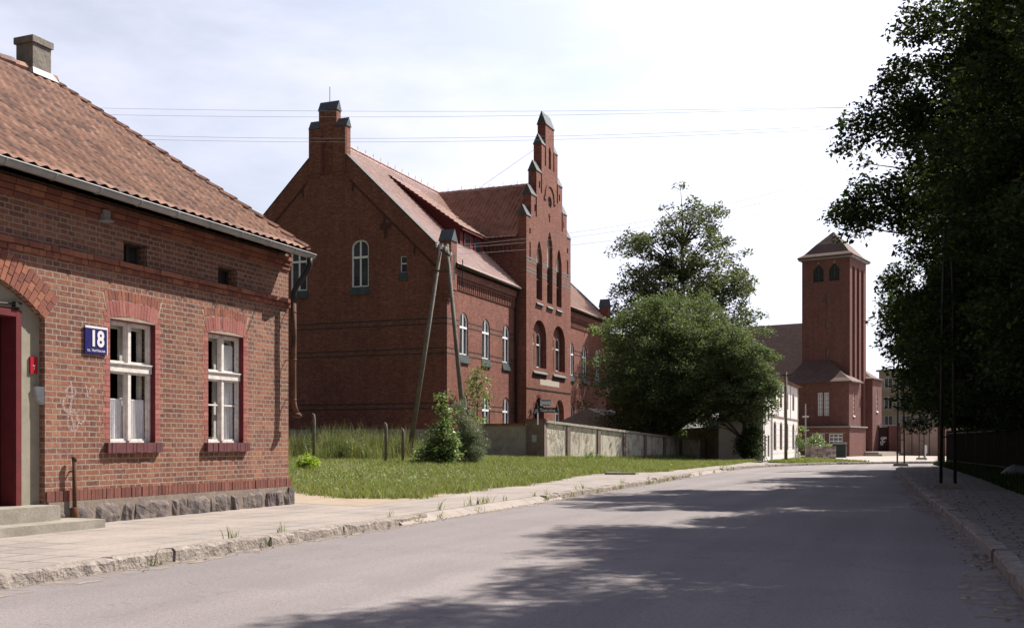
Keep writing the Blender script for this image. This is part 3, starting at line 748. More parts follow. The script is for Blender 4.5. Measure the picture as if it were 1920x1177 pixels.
# windows
for c, w, a, b in wins:
    mbf = MB(); d = .14; t = .035
    ringframe(pe, mbf, shape(c, w, a, b), shape(c, w - 2 * t, a + t, b - t), d - .05, d + .02)
    zt = a + (b - a) * .615
    pe.box(mbf, c - w / 2 + .02, c + w / 2 - .02, zt - .055, zt + .055, d - .09, d + .01)
    pe.box(mbf, c - w / 2 + .02, c + w / 2 - .02, zt + .055, zt + .075, d - .115, d + .01)
    pe.box(mbf, c - .03, c + .03, a + t, b - t, d - .07, d + .012)
    for s in (-1, 1):     # casement leaves
        u0, u1 = (c - w / 2 + t, c - .03) if s < 0 else (c + .03, c + w / 2 - t)
        for z0, z1 in ((a + t, zt - .055), (zt + .075, b - t)):
            ringframe(pe, mbf, [(u0, z0), (u1, z0), (u1, z1), (u0, z1)], [(u0 + .028, z0 + .03), (u1 - .028, z0 + .03), (u1 - .028, z1 - .03), (u0 + .028, z1 - .03)], d - .035, d + .01)
        if c > 13: pe.box(mbf, u0, u1, a + .62, a + .645, d - .03, d + .008)
    wo = mbf.build('window', m_whitepaint, H)
    g = MB(); g.add([pe.P(c - w / 2, a, d), pe.P(c + w / 2, a, d), pe.P(c + w / 2, b, d), pe.P(c - w / 2, b, d)], [(0, 1, 2, 3)]); g.build('pane', m_clear, wo)
    # inner casement seen through the glass
    ib = MB(); 
    ringframe(pe, ib, shape(c, w - .06, a + .03, b - .03), shape(c, w - .2, a + .1, b - .1), d + .09, d + .14)
    pe.box(ib, c - .03, c + .03, a + .1, b - .1, d + .09, d + .13); pe.box(ib, c - w / 2 + .1, c + w / 2 - .1, zt - .04, zt + .04, d + .09, d + .135)
    ib.build('inner_casement', m_whitepaint, wo)
    cb = MB()
    top = a + .64 if c < 13 else a + .9
    for (q0, q1) in (((c - w / 2 + .06, c - .05), (c + .05, c + w / 2 - .06)) if c < 13 else ((c - w / 2 + .06, c - w / 2 + .2), (c + w / 2 - .3, c + w / 2 - .08))):
        n = 40; Vv = []
        tp = top if c < 13 else b - .15
        for i in range(n + 1):
            u = q0 + (q1 - q0) * i / n; dd = d + .035 + .014 * math.sin(i * 1.25) + .01 * math.sin(i * 2.9)
            Vv += [pe.P(u, a + .05 + .015 * abs(math.sin(i * .8)), dd), pe.P(u, tp, dd * 0 + d + .035 + .008 * math.sin(i * 1.25))]
        cb.add(Vv, [(2 * i, 2 * i + 2, 2 * i + 3, 2 * i + 1) for i in range(n)])
    if c < 13: pe.box(cb, c - w / 2 + .06, c + w / 2 - .06, top - .005, top + .012, d + .03, d + .042)
    cb.build('curtain', m_curtain, wo)
    sb = MB()     # brick sill, many soldier bricks painted
    u = c - w / 2 - .1
    while u < c + w / 2 + .08:
        pe.box(sb, u, u + .066, a - .14 + random.uniform(-.006, .006), a + .005, -.075 + random.uniform(-.006, .006), .13); u += .0715
    sb.build('sill', m_sillpaint, wo)
    # painted reveal faces and painted brick border
    rb = MB()
    for (ua, ub, za, zb) in ((c - w / 2 + .003, c - w / 2 + .006, a, b), (c + w / 2 - .006, c + w / 2 - .003, a, b)):
        pe.box(rb, ua, ub, za, zb, -.002, d - .05)
    pe.box(rb, c - w / 2, c + w / 2, b - .006, b - .003, -.002, d - .05)
    rb.build('painted_reveal', m_redpaint, wo)
    bb = [MB(), MB()]; z = math.floor((a - .02) / .0765) * .0765 + .0765; k = 0
    while z < b + .05:
        L1 = .13 if k % 2 else .085
        for s in (-1, 1):
            L2 = L1 + random.uniform(-.01, .02)
            ua, ub = (c - w / 2 - L2, c - w / 2 + .001) if s < 0 else (c + w / 2 - .001, c + w / 2 + L2)
            pe.box(bb[s > 0], ua, ub, z + .004, z + .0765 - .004, -.0025 + random.uniform(-.0012, .0006), .01)
        z += .0765; k += 1
    for b__ in bb: b__.build('painted_brick_border', m_pink, wo)
    # flat arch: pink below, natural above
    n = 17; W2 = w + .34
    lm = MB(); lm.add([pe.P(c - w / 2 - .02, b + .005, -.0025), pe.P(c + w / 2 + .02, b + .005, -.0025), pe.P(c + w / 2 + .16, b + .36, -.0025), pe.P(c - w / 2 - .16, b + .36, -.0025)], [(0, 1, 2, 3)]); lm.build('lintel_mortar', m_mortar, wo)
    for part, zz0, zz1, mt in (('painted_lintel', 0, .22, m_pink), ('brick_lintel', .225, .36, m_loose)):
        ab = MB()
        for i in range(n):
            f0 = (i + .06) / n - .5; f1 = (i + .94) / n - .5
            q = []
            for f, zz in ((f0, zz0), (f1, zz0), (f1, zz1), (f0, zz1)):
                q.append((c + f * (W2 - .26 + zz * .42), b + .012 + zz + .05 * (1 - 4 * f * f) + (random.uniform(-.012, .02) if zz in (.22, .225, .36) else 0)))
            e = random.uniform(-.004, .002)
            e -= -.001
            ab.hexa([pe.P(q[0][0], q[0][1], -.006 + e), pe.P(q[1][0], q[1][1], -.006 + e), pe.P(q[1][0], q[1][1], .01), pe.P(q[0][0], q[0][1], .01)],
                    [pe.P(q[3][0], q[3][1], -.006 + e), pe.P(q[2][0], q[2][1], -.006 + e), pe.P(q[2][0], q[2][1], .01), pe.P(q[3][0], q[3][1], .01)])
        ab.build(part, mt, wo)
# attic vents
for c, w, a, b in vents:
    vb = MB(); ringframe(pe, vb, shape(c, w, a, b), shape(c, w - .07, a + .035, b - .035), .16, .2); pe.box(vb, c - .02, c + .02, a, b, .15, .2)
    wo = vb.build('attic_window', m_wood_dark, H)
    g = MB(); g.add([pe.P(c - w / 2, a, .19), pe.P(c + w / 2, a, .19), pe.P(c + w / 2, b, .19), pe.P(c - w / 2, b, .19)], [(0, 1, 2, 3)]); g.build('pane', m_glass, wo)
# cornice: two rows of projecting bricks
cb = MB()
u = 0.0
while u < 16.2:
    L_ = .25 if random.random() < .6 else .125
    pe.box(cb, u, min(u + L_ - .01, 16.27), 3.815 + random.uniform(-.004, .004), 3.882, -.075 + random.uniform(-.01, .01), .02); u += L_
u = 0.06
while u < 16.2:
    L_ = .125; pe.box(cb, u, min(u + L_ - .01, 16.265), 3.738, 3.805, -.042 + random.uniform(-.006, .006), .02); u += L_
cb.build('cornice', m_loose, H); cb = MB()
for z, p in ((4.42, .03), (4.50, .06), (4.58, .09)):
    u = 0.03
    while u < 16.2: pe.box(cb, u, min(u + .24, 16.27), z, z + .066, -p + random.uniform(-.004, .004), .02); u += .25
cb.build('eaves_corbel', m_loose, H)
# soldier course and stone plinth
cb = MB(); u = 10.58
while u < 16.25: pe.box(cb, u, u + .064, .455 + random.uniform(-.004, .004), .60 + random.uniform(-.004, .004), -.028 + random.uniform(-.006, .006), .02); u += .0725
for k in range(20): 
    v0 = 16.272; x = HX + .02 - k * .0725; cb.box(x - .064, x, 16.24, 16.285, .455, .6)
cb.build('soldier_course', m_sold, H)
sb = MB(); u = 10.62
rs = random.Random(4)
while u < 16.34:
    L_ = rs.choice([rs.uniform(.2, .34), rs.uniform(.4, .85), rs.uniform(.4, .85)]); u1 = min(u + L_, 16.36); sk0 = rs.uniform(-.06, .06); sk1 = rs.uniform(-.06, .06); lowtop = rs.uniform(0, .07)
    nseg = 5; top = .45; bot = .06
    rows = []
    for i in range(nseg + 1):
        uu = u + .012 + (u1 - u - .024) * i / nseg; e = abs(2 * i / nseg - 1) ** 3
        pr = .06 - .045 * e + rs.uniform(-.022, .022); f_ = i / nseg; sk = (sk0 * (1 - f_) + sk1 * f_); tp_ = top - lowtop * (1 - abs(2 * f_ - 1) ** 2 * .5) - rs.uniform(0, .03)
        rows.append([pe.P(uu + sk, tp_, .02), pe.P(uu + sk, tp_ - .015, -pr * .5), pe.P(uu + sk * .5, .33 + rs.uniform(-.04, .04), -pr - .012), pe.P(uu, .22 + rs.uniform(-.04, .04), -pr - .02 + rs.uniform(-.018, .018)), pe.P(uu - sk, bot, -pr - .01), pe.P(uu - sk, bot, .02)])
    Vv = [p for r_ in rows for p in r_]
    sb.add(Vv, [(i * 6 + j, i * 6 + j + 1, (i + 1) * 6 + j + 1, (i + 1) * 6 + j) for i in range(nseg) for j in range(5)] + [(0, 1, 2, 3, 4, 5), tuple(nseg * 6 + j for j in (5, 4, 3, 2, 1, 0))])
    u = u1
sb.box(HX - 1.2, HX + .06, 16.2, 16.37, .06, .44)
sb.build('stone_plinth', m_stone, H)
mb = MB(); pe.box(mb, 10.6, 16.3, .05, .452, -.034, .015); mb.build('plinth_mortar', m_plmort, H)
# door bay: plaster back, frame, leaf, arch ring
mb = MB()
pe.box(mb, 10.24, 10.585, .40, 3.0, .10, .30); pe.box(mb, 8.055, 8.4, .40, 3.0, .10, .30); pe.box(mb, 8.055, 10.585, 3.0, 3.45, .10, .30)
mb.build('plaster_recess', m_plaster, H)
mb = MB(); pe.box(mb, 10.155, 10.24, .42, 2.98, .06, .32); pe.box(mb, 8.4, 8.485, .42, 2.98, .06, .32); pe.box(mb, 8.485, 10.155, 2.89, 2.98, .062, .32)
df = mb.build('door_frame', m_doorframe, H)
mb = MB(); pe.box(mb, 8.40, 10.24, .42, 2.98, .46, .51); pe.box(mb, 10.157, 10.2, .42, 2.98, .321, .46)
for z0, z1 in ((.6, 1.25), (1.4, 2.5)):
    for u0, u1 in ((8.75, 9.24), (9.4, 9.88)): pe.box(mb, u0, u1, z0, z1, .44, .46)
dl = mb.build('door', m_door, H)
mb = MB(); mb.tube([pe.P(9.46, 1.45, .46), pe.P(9.46, 1.45, .40), pe.P(9.56, 1.45, .40)], .012, 8); mb.build('handle', m_zinc, dl)
mb = MB(); mb.tube([pe.P(9.7, 3.02, .07), pe.P(9.9, 3.04, .08), pe.P(10.1, 3.05, .07), pe.P(10.22, 3.03, .09)], .012, 6); pe.box(mb, 10.12, 10.22, 3.01, 3.08, .03, .10)
mb.build('bell_cable', m_blackmetal, H)
ab = MB(); n = 34; hw = 1.25; rise = .52
def arcpt(f, e):
    x = hw * (2 * f - 1); z = 2.90 + rise * (1 - (x / hw) ** 2); sl_ = -2 * rise * x / hw ** 2
    nn = Vector((-sl_, 1)).normalized(); return (9.32 + x + nn.x * e, z + nn.y * e)
for i in range(n):
    for e0, e1 in ((.004, .12), (.13, .25), (.26, .38)) if i % 2 else ((.004, .19), (.20, .38)):
        a_, b_ = (i + .07) / n, (i + .93) / n
        q = [arcpt(a_, e0), arcpt(b_, e0), arcpt(b_, e1), arcpt(a_, e1)]; ee = random.uniform(-.003, .003)
        ab.hexa([pe.P(q[0][0], q[0][1], -.010 + ee), pe.P(q[1][0], q[1][1], -.010 + ee), pe.P(q[1][0], q[1][1], .01), pe.P(q[0][0], q[0][1], .01)],
                [pe.P(q[3][0], q[3][1], -.010 + ee), pe.P(q[2][0], q[2][1], -.010 + ee), pe.P(q[2][0], q[2][1], .01), pe.P(q[3][0], q[3][1], .01)])
ab.build('brick_arch', m_loose, H)
# steps
sb = MB(); sb.box(HX - .3, HX + .32, 8.1, 10.52, .12, .43); sb.box(HX - .02, HX + .72, 7.9, 10.9, .12, .235)
so_ = sb.build('door_steps', m_concrete, H)
# roof
slope = Vector((RX - (HX + .42), 0, RZ - 4.74)); 
ex, ez = HX + .42, 4.74
tile_roof('roof', (ex, -.3, ez), (0, 1, 0), slope, 16.6, slope.length, .205, .335, m_tile_old, H, .034, .036, 6)
rf = tile_roof('roof', (2 * RX - ex, 16.3, ez), (0, -1, 0), Vector((-slope.x, 0, slope.z)), 16.6, slope.length, .41, .67, m_tile_old, H, .034, .036, 4)
mb = MB(); mb.prism([(ex + .0, -.28, ez - .02), (RX, -.28, RZ - .02), (2 * RX - ex, -.28, ez - .02), (2 * RX - ex, -.28, ez - .1), (RX, -.28, RZ - .12), (ex, -.28, ez - .1)], (0, 16.56, 0))
mb.build('roof_boarding', m_wood_dark, H)
ridge_tiles((RX, -.3, RZ + .03), (RX, 16.31, RZ + .03), m_tile_old, H, .12, .36)
vb = MB()
for k in range(19):      # verge tiles along the far gable
    a_ = Vector((ex, 16.27, ez)) + slope * (k / 19); b_ = Vector((ex, 16.27, ez)) + slope * ((k + 1.05) / 19)
    vb.tube([a_ + Vector((0, 0, .05)), b_ + Vector((0, 0, .025))], [.075, .065], 7)
vb.build('verge_tiles', m_tile_old, H)
# gutter, half round
gb = MB(); n = 8; gx, gz_, gr = HX + .47, 4.72, .075
Vv = []; ys = [-.3 + 16.65 * i / 20 for i in range(21)]
for y in ys:
    zz = gz_ - (y - 8) * .004
    for i in range(n + 1):
        t = math.pi * i / n; Vv.append((gx - gr * math.cos(t), y, zz - gr * math.sin(t)))
gb.add(Vv, [(j * (n + 1) + i, j * (n + 1) + i + 1, (j + 1) * (n + 1) + i + 1, (j + 1) * (n + 1) + i) for j in range(20) for i in range(n)])
gb.add([(gx - gr * math.cos(math.pi * i / n), ys[-1], gz_ - (ys[-1] - 8) * .004 - gr * math.sin(math.pi * i / n)) for i in range(n + 1)], [tuple(range(n + 1))])
go = gb.build('gutter', m_zinc, H)
cb = MB()
for k in range(21):
    y = .1 + k * .78; zz = gz_ - (y - 8) * .004
    cb.tube([(gx - (gr + .006) * math.cos(math.pi * i / 8), y, zz - (gr + .006) * math.sin(math.pi * i / 8)) for i in range(9)], .009, 5)
for y0 in (5.6, 8.9, 12.6, 15.0): cb.tube([(gx - (gr + .003) * math.cos(math.pi * i / 8), y0, gz_ - (y0 - 8) * .004 - (gr + .003) * math.sin(math.pi * i / 8)) for i in range(9)], .006, 5)
cb.tube([(gx + gr, -.3, gz_ + .035), (gx + gr, 16.35, gz_ - .033)], .010, 6)
cb.build('gutter_bracket', m_zinc, go)
# downpipe at the far corner
db = MB()
px, py = HX + .17, 16.17
db.tube([(gx, 16.24, 4.63), (gx, 16.24, 4.5), (gx - .05, 16.23, 4.38), (HX + .22, 16.18, 4.1), (px, py, 3.98), (px, py, 3.8)], .052, 10)
dpi = db.build('downpipe', m_blackmetal, H, True)
db = MB(); db.tube([(px, py, 3.82), (px + .01, py, 3.2), (px, py, 2.6), (px + .005, py, 2.0), (px + .02, py + .01, 1.9), (px + .05, py + .03, 1.78)], .05, 10)
db.tube([(px + .05, py + .03, 1.80), (px + .055, py + .035, 1.745), (px + .055, py + .035, 1.71)], [.055, .095, .06], 10)
for z in (3.62, 2.75, 2.02): db.tube([(px, py, z), (px, py, z + .03)], .058, 10); db.tube([(px, py, z + .015), (HX, py, z + .015)], .01, 5)
db.build('downpipe', m_rust, H, True)
mb = MB(); mb.box(HX - .02, HX + .1, 11.55, 11.66, 4.42, 4.56); mb.box(HX - .01, HX + .13, 11.53, 11.7, 4.40, 4.42); mb.build('wall_bracket', m_zinc, H)
# chimney (part of the house)
cb = MB(); cxa, cxb, cya, cyb = -16.92, -16.48, 15.62, 16.08
cb.box(cxa, cxb, cya, cyb, 8.2, 9.20); cb.box(cxa - .035, cxb + .035, cya - .035, cyb + .035, 9.20, 9.33)
cho = cb.build('chimney', rough_mat('sooty_render', (0.16, 0.145, 0.13), (0.27, 0.24, 0.205), 4, .95, .6, 14, .03), H)
cb = MB(); cb.hexa([(cxa - .1, cya - .1, 8.60), (cxb + .12, cya - .1, 8.54), (cxb + .12, cyb + .1, 8.54), (cxa - .1, cyb + .1, 8.60)], [(cxa - .02, cya - .02, 8.70), (cxb + .02, cya - .02, 8.70), (cxb + .02, cyb + .02, 8.70), (cxa - .02, cyb + .02, 8.70)])
cb.build('flashing', m_zinc, cho)
# repaired cracks above right window and worn graffiti
kb = MB()
RIBN = [0]
def ribbon(mbx, pl, pts, w, d=-.004):
    P = []; RIBN[0] += 1; d -= (RIBN[0] % 12) * .00015
    for i, p in enumerate(pts):
        a_ = Vector(pts[max(0, i - 1)]); b_ = Vector(pts[min(len(pts) - 1, i + 1)]); t = (b_ - a_).normalized() if (b_ - a_).length > 1e-6 else Vector((1, 0))
        ww = w * (0.7 + .5 * random.random()); P += [pl.P(p[0] - t.y * ww / 2, p[1] + t.x * ww / 2, d - i * .00004), pl.P(p[0] + t.y * ww / 2, p[1] - t.x * ww / 2, d - i * .00004)]
    mbx.add(P, [(2 * i, 2 * i + 1, 2 * i + 3, 2 * i + 2) for i in range(len(pts) - 1)])
def wobble(pts, s=.02, n=4):
    o = []
    for (a_, b_) in zip(pts, pts[1:]):
        for i in range(n): t = i / n; o.append((a_[0] + (b_[0] - a_[0]) * t + random.uniform(-s, s), a_[1] + (b_[1] - a_[1]) * t + random.uniform(-s, s)))
    return o + [pts[-1]]
ribbon(kb, pe, wobble([(14.05, 3.66), (14.18, 3.42), (14.38, 3.10)], .012), .014); ribbon(kb, pe, wobble([(15.28, 3.68), (15.15, 3.42), (14.98, 3.14)], .012), .014)
ribbon(kb, pe, wobble([(14.75, 3.8), (14.86, 3.6), (14.92, 3.45)], .012), .010)
kb.build('crack', m_dark_brick, H)
kb = MB()
def loop(cx_, cz_, a_, b_, t0=0, t1=6.28, n=18, sk=0): return [(cx_ + a_ * math.cos(t0 + (t1 - t0) * i / n) + sk * i / n, cz_ + b_ * math.sin(t0 + (t1 - t0) * i / n)) for i in range(n + 1)]
for q in (loop(11.02, 1.95, .09, .07), loop(11.0, 1.78, .12, .11, 1, 5.5), loop(11.06, 1.55, .10, .13, .5, 6.5), loop(11.2, 1.62, .07, .1, 2, 7), [(11.02, 2.1), (11.05, 1.9), (11.0, 1.7), (11.08, 1.45)], loop(11.42, 1.98, .05, .06, 0, 4), [(11.3, 2.05), (11.33, 1.9), (11.4, 1.88)]):
    ribbon(kb, pe, q, .034, -.001)
chm = M('chalky_paint', .95, .1); chm.col(chm.mix(chm.noise(30, 3), (.52, .42, .40), (.40, .26, .23)))
chm.l(chm.ramp(chm.noise(38, 4, .7), [(.42, (.05, .05, .05)), (.58, (.9, .9, .9))]), chm.b.inputs['Alpha'])
kb.build('graffiti', chm.m, H)
# low iron post by the door
mb = MB(); mb.tube([(HX + .09, 11.0, .12), (HX + .09, 11.0, .36), (HX + .09, 11.0, .37)], [.06, .055, .04], 10); mb.tube([(HX + .09, 11.0, .3), (HX + .085, 11.0, 1.02)], .028, 8); mb.tube([(HX + .085, 11.0, 1.0), (HX + .085, 11.0, 1.06)], .034, 8); mb.tube([(HX + .09, 11.0, .86), (HX, 11.0, .86)], .012, 5)
tag(mb.build('iron_pipe', m_rust, None, True), 'short rusty iron pipe standing against the house wall beside the door steps', 'pipe')
# house number plate
NP = thing('house_number_plate', 'blue enamel house number plate reading 18 on the brick wall', 'sign', (HX + .03, 11.46, 2.7))
mb = MB(); pe.box(mb, 11.255, 11.675, 2.505, 2.89, -.03, -.012); mb.build('plate', m_blue, NP)
mb = MB(); pe.box(mb, 11.252, 11.678, 2.862, 2.893, -.034, -.030); pe.box(mb, 11.665, 11.678, 2.505, 2.862, -.034, -.030); mb.build('border', m_white, NP)
put_text(pe, '18', .235, 11.385, 2.605, -.036, m_white, NP, bold=.035, width=.225, name='number')
put_text(pe, 'UL. TEATRALNA', .032, 11.29, 2.535, -.036, m_white, NP, bold=.01, width=.34, name='street_name')
rp = Plane((HX, 0, 0), (0, 1, 0), (1, 0, 0))
RS = thing('door_notice', 'small red notice on the plaster beside the door', 'sign', (HX - .25, 10.4, 2.3))
mb = MB(); pe.box(mb, 10.40, 10.52, 2.17, 2.39, .075, .10); mb.build('plate', m_red, RS)
put_text(pe, 'T', .06, 10.44, 2.22, .073, m_white, RS, width=.045, name='mark')
LBX = thing('meter_box', 'small pale metal box with a tilted lid below the red notice', 'box', (HX - .25, 10.45, 1.9))
mb = MB(); mb.hexa([pe.P(10.49, 1.84, .05), pe.P(10.56, 1.76, .0), pe.P(10.56, 1.76, .10), pe.P(10.49, 1.84, .10)], [pe.P(10.46, 2.0, .05), pe.P(10.56, 2.0, .0), pe.P(10.56, 2.0, .10), pe.P(10.46, 2.0, .10)]); mb.build('case', m_greyblue, LBX)

# ------------------------------------------------------------------ the school
SXF, SRX, SY0, SY1 = -25.8, -25.0, 54.4, 86.4
RIDX, RIDZ = -33.8, 19.75; SLOPE = .964
SXB = 2 * RIDX - SXF
RA, RB = 65.1, 74.4; RM = (RA + RB) / 2
def roofz(x): return RIDZ - SLOPE * abs(x - RIDX)
S = thing('school_building', 'large red brick school with stepped gables, slate caps and tall arched windows', 'building', (RIDX, 70, 0))
ps, pr = east(SXF), east(SRX)
wt = dict(frame=m_upvc, glass=m_glass, sill=m_slate, t=.095, bar=.09, depth=.15, ft=.07)
hw_ = []
for c in (56.75, 60.1, 63.45, 77.0, 80.3, 83.8):
    hw_.append(window(ps, S, c, 1.25, 6.5, 9.05, .6, trans=(8.15,), sillh=.5, sillp=.1, **wt))
    hw_.append(window(ps, S, c, 1.25, 2.0, 4.25, .6, trans=(3.3,), sillh=.4, sillp=.1, **wt))
mb = MB()
for a_, b_ in ((SY0 + .5, RA + .3), (RB - .3, SY1 - .5)):
    wall(ps, [(a_, 0), (b_, 0), (b_, 11.45), (a_, 11.45)], [h for h in hw_ if a_ < h[0][0] < b_], mb, .2)
wall(Plane((SXB, 0, 0), (0, -1, 0), (-1, 0, 0)), [(-SY1, 0), (-SY0, 0), (-SY0, 11.4), (-SY1, 11.4)], [], mb)
mb.build('wall', m_school, S)
# end gables
g = 1
def gable_outline():
    r = [(SXB, 0), (SXF, 0), (SXF, roofz(SXF) + .10), (RIDX + 1.3, roofz(RIDX + 1.3) + .10), (RIDX + 1.3, 20.35), (RIDX + .62, 20.35), (RIDX + .62, 21.4), (RIDX - .62, 21.4), (RIDX - .62, 20.35), (RIDX - 1.3, 20.35), (RIDX - 1.3, roofz(RIDX - 1.3) + .10), (SXB, roofz(SXB) + .10)]
    return r
pg = south(SY0)
gh = []
gw = dict(wt); gw['sillp'] = .1
for (ua, va, ub, vb_) in ():
    pass
gh.append(window(pg, S, -31.55, 1.18, 7.95 + 2.6, 7.95 + 5.45, .45, trans=(12.35,), sillh=.45, **gw))
gh.append(window(pg, S, -35.85, 1.18, 7.95 + 2.6, 7.95 + 5.45, .45, trans=(12.35,), sillh=.45, **gw))
gh.append(window(pg, S, -28.65, .46, 11.25, 12.25, 0, mull=(), trans=(11.8,), frame=m_upvc, glass=m_glass, sill=m_slate, sillh=.45, t=.06, bar=.05, depth=.2))
niche = shape(RIDX, .72, 17.5, 19.6, .45, 'round')
mb = MB(); wall(pg, gable_outline(), gh + [niche], mb, .2, .5)
mb.build('gable_wall', m_school, S)
mb = MB(); mb.add([pg.P(x, z, .14) for x, z in niche], [tuple(range(len(niche)))]); mb.build('niche', m_school, S)
pn = Plane((0, SY1, 0), (-1, 0, 0), (0, 1, 0))
mb = MB(); wall(pn, [(-x, z) for x, z in gable_outline()][::-1], [], mb, .2, .5); mb.build('gable_wall', m_school, S)
for yy in (SY0, SY1 - .5):
    cb = MB()     # slate copings on the rakes
    for s in (-1, 1):
        x0, x1 = RIDX + s * 1.3, RIDX + s * (SXF - RIDX + .05)
        z0, z1 = roofz(x0) + .105, roofz(x1) + .105
        cb.hexa([(x1, yy - .06, z1), (x0, yy - .06, z0), (x0, yy + .52, z0), (x1, yy + .52, z1)], [(x1, yy - .06, z1 + .05), (x0, yy - .06, z0 + .05), (x0, yy + .52, z0 + .05), (x1, yy + .52, z1 + .05)])
    cb.build('rake_coping', m_dark_brick, S)
    kb = MB()
    def saddle(x0, x1, y0, y1, z, h, axis, o=.07):
        x0 -= o; x1 += o; y0 -= o; y1 += o
        if axis == 'x':
            ym = (y0 + y1) / 2; kb.prism([(x0, y0, z), (x0, ym, z + h), (x0, y1, z)], (x1 - x0, 0, 0))
        else:
            xm = (x0 + x1) / 2; kb.prism([(x0, y0, z), (xm, y0, z + h), (x1, y0, z)], (0, y1 - y0, 0))
    for xa_, xb_, za_, ha_ in ((RIDX - .62, RIDX + .62, 21.4, .6), (RIDX + .63, RIDX + 1.3, 20.35, .55), (RIDX - 1.3, RIDX - .63, 20.35, .55)):
        saddle(xa_, xb_, yy, yy + .5, za_, ha_, 'x', .05); kb.build('slate_cap', m_slate, S); kb = MB()
    # corner piers carried on corbels
    for s in (-1, 1):
        xc = RIDX + s * (SXF - RIDX)
        pb = MB(); pb.box(xc - .42, xc + .34, yy - .16, yy + .62, 10.1, 12.9) if s > 0 else pb.box(xc - .34, xc + .42, yy - .16, yy + .62, 10.1, 12.9)
        for k in range(3): pb.box(xc - .36, xc + .30 - .09 * k, yy - .13 + .05 * k, yy + .55 - .06 * k, 9.9 - .2 * k, 10.1 - .2 * k)
        xm = xc - .04 * s; 
        pb.prism([(xm - .38, yy + .0, 12.9), (xm + .38, yy + .0, 12.9), (xm + .38, yy + .23, 13.55), (xm - .38, yy + .23, 13.55)], (0, .01, 0))
        pbo = pb.build('corner_pier', m_school, S)
        if s > 0:
            nb = MB(); nb.box(xc + .338, xc + .344, yy + .12, yy + .34, 10.7, 12.2); nb.build('niche', m_dark_brick, pbo)
        kb = MB(); saddle(xm - .38, xm + .38, yy - .16, yy + .62, 12.9, .72, 'x', .05); kb.build('slate_cap', m_slate, pbo)
# gable relief: rake band's shadow as a dark strip, stubs, piers of the finial
rb = MB()
for s in (-1, 1):
    for k in range(1):
        x0, x1 = RIDX + s * 1.55, RIDX + s * 7.5
        dz = -1.25 + .07 * k; 
        a_, b_ = roofz(x0) + dz, roofz(x1) + dz
        q = [(x0, a_ - .05), (x1, b_ - .05), (x1, b_ + .05), (x0, a_ + .05)] if s > 0 else [(x1, b_ - .05), (x0, a_ - .05), (x0, a_ + .05), (x1, b_ + .05)]
        rb.prism([pg.P(x, z, .01) for x, z in q], (0, -.05 - .03 * k, 0))
    for dx in (1.75, 3.9, 5.9):
        x = RIDX + s * dx; pg.box(rb, x - .06, x + .06, roofz(x) - 1.75, roofz(x) - 1.2, -.035, .01)
pg.box(rb, -30.15, -29.45, 13.95, 14.25, -.05, .01); pg.box(rb, -29.9, -29.72, 13.4, 13.95, -.05, .01)
rb.build('corbel_shadow_line', rough_mat('shadow_line_brick', (.06, .03, .027), (.10, .045, .038), 5, .8), S)
rb = MB()
for s in (-1, 1):
    x0, x1 = sorted((RIDX + s * .42, RIDX + s * 1.28)); pg.box(rb, x0, x1, 17.6, 20.3, -.09, .01); pg.box(rb, x0 + .08, x1 - .08, 17.4, 17.6, -.05, .01)
# raised rake band
for s in (-1, 1):
    x0, x1 = RIDX + s * 1.32, RIDX + s * 7.4
    q = [(x0, roofz(x0) + .06), (x1, roofz(x1) + .06), (x1, roofz(x1) - 1.12), (x0, roofz(x0) - 1.12)]
    rb.prism([pg.P(x, z, .01) for x, z in (q if s < 0 else q)], (0, -.045, 0))
rb.build('gable_relief', m_school, S)
# dark glazed brick bands
def spans(u0, u1, z, holes, ex=.0):
    cuts = sorted([(min(p[0] for p in h) - ex, max(p[0] for p in h) + ex) for h in holes if min(p[1] for p in h) < z < max(p[1] for p in h)])
    cur = u0; o = []
    for a_, b_ in cuts:
        if b_ < u0 or a_ > u1: continue
        if a_ > cur: o.append((cur, a_))
        cur = max(cur, b_)
    if cur < u1: o.append((cur, u1))
    return o
bb = MB(); bb2 = MB()
for z in (8.48, 8.17, 6.75, 6.45, 3.55, 3.26):
    for a_, b_ in spans(SXB + .05, SXF + .012, z, gh): pg.box(bb, a_, b_, z - .038, z + .038, -.006, .01)
    for a_, b_ in spans(SY0 - .012, RA, z, hw_) + spans(RB, SY1, z, hw_): ps.box(bb2, a_, b_, z - .038, z + .038, -.006, .01)
bb.build('glazed_band', m_dark_brick, S); bb2.build('glazed_band', m_dark_brick, S)
# risalit front
rh = []
for c in (67.7, 71.75):
    hb = shape(c, 2.7, 6.45, 9.75, 1.15, 'round', 14); rh.append(hb)
    wb = MB()      # recessed panel with two lights between
    panel = MB(); l1, l2 = shape(c - .66, .85, 6.5, 8.95, .42), shape(c + .66, .85, 6.5, 8.95, .42)
    pq = Plane((SRX - .34, 0, 0), (0, 1, 0), (1, 0, 0))
    wall(pq, hb, [l1, l2], panel, .14); panel.build('recessed_panel', m_school, S)
    for l_ in (c - .66, c + .66):
        window(pq, S, l_, .85, 6.5, 8.95, .42, trans=(8.1,), frame=m_upvc, glass=m_glass, t=.08, bar=.07, depth=.1, mull=())
    sb = MB(); sb.hexa([pr.P(c - 1.45, 5.98, -.16), pr.P(c + 1.45, 5.98, -.16), pr.P(c + 1.45, 5.98, .0), pr.P(c - 1.45, 5.98, .0)], [pr.P(c - 1.4, 6.04, -.16), pr.P(c + 1.4, 6.04, -.16), pr.P(c + 1.34, 6.5, .3), pr.P(c - 1.34, 6.5, .3)])
    sb.build('sill', m_slate, S)
lanc = [(67.6, 15.2), (69.75, 16.25), (71.75, 15.35)]
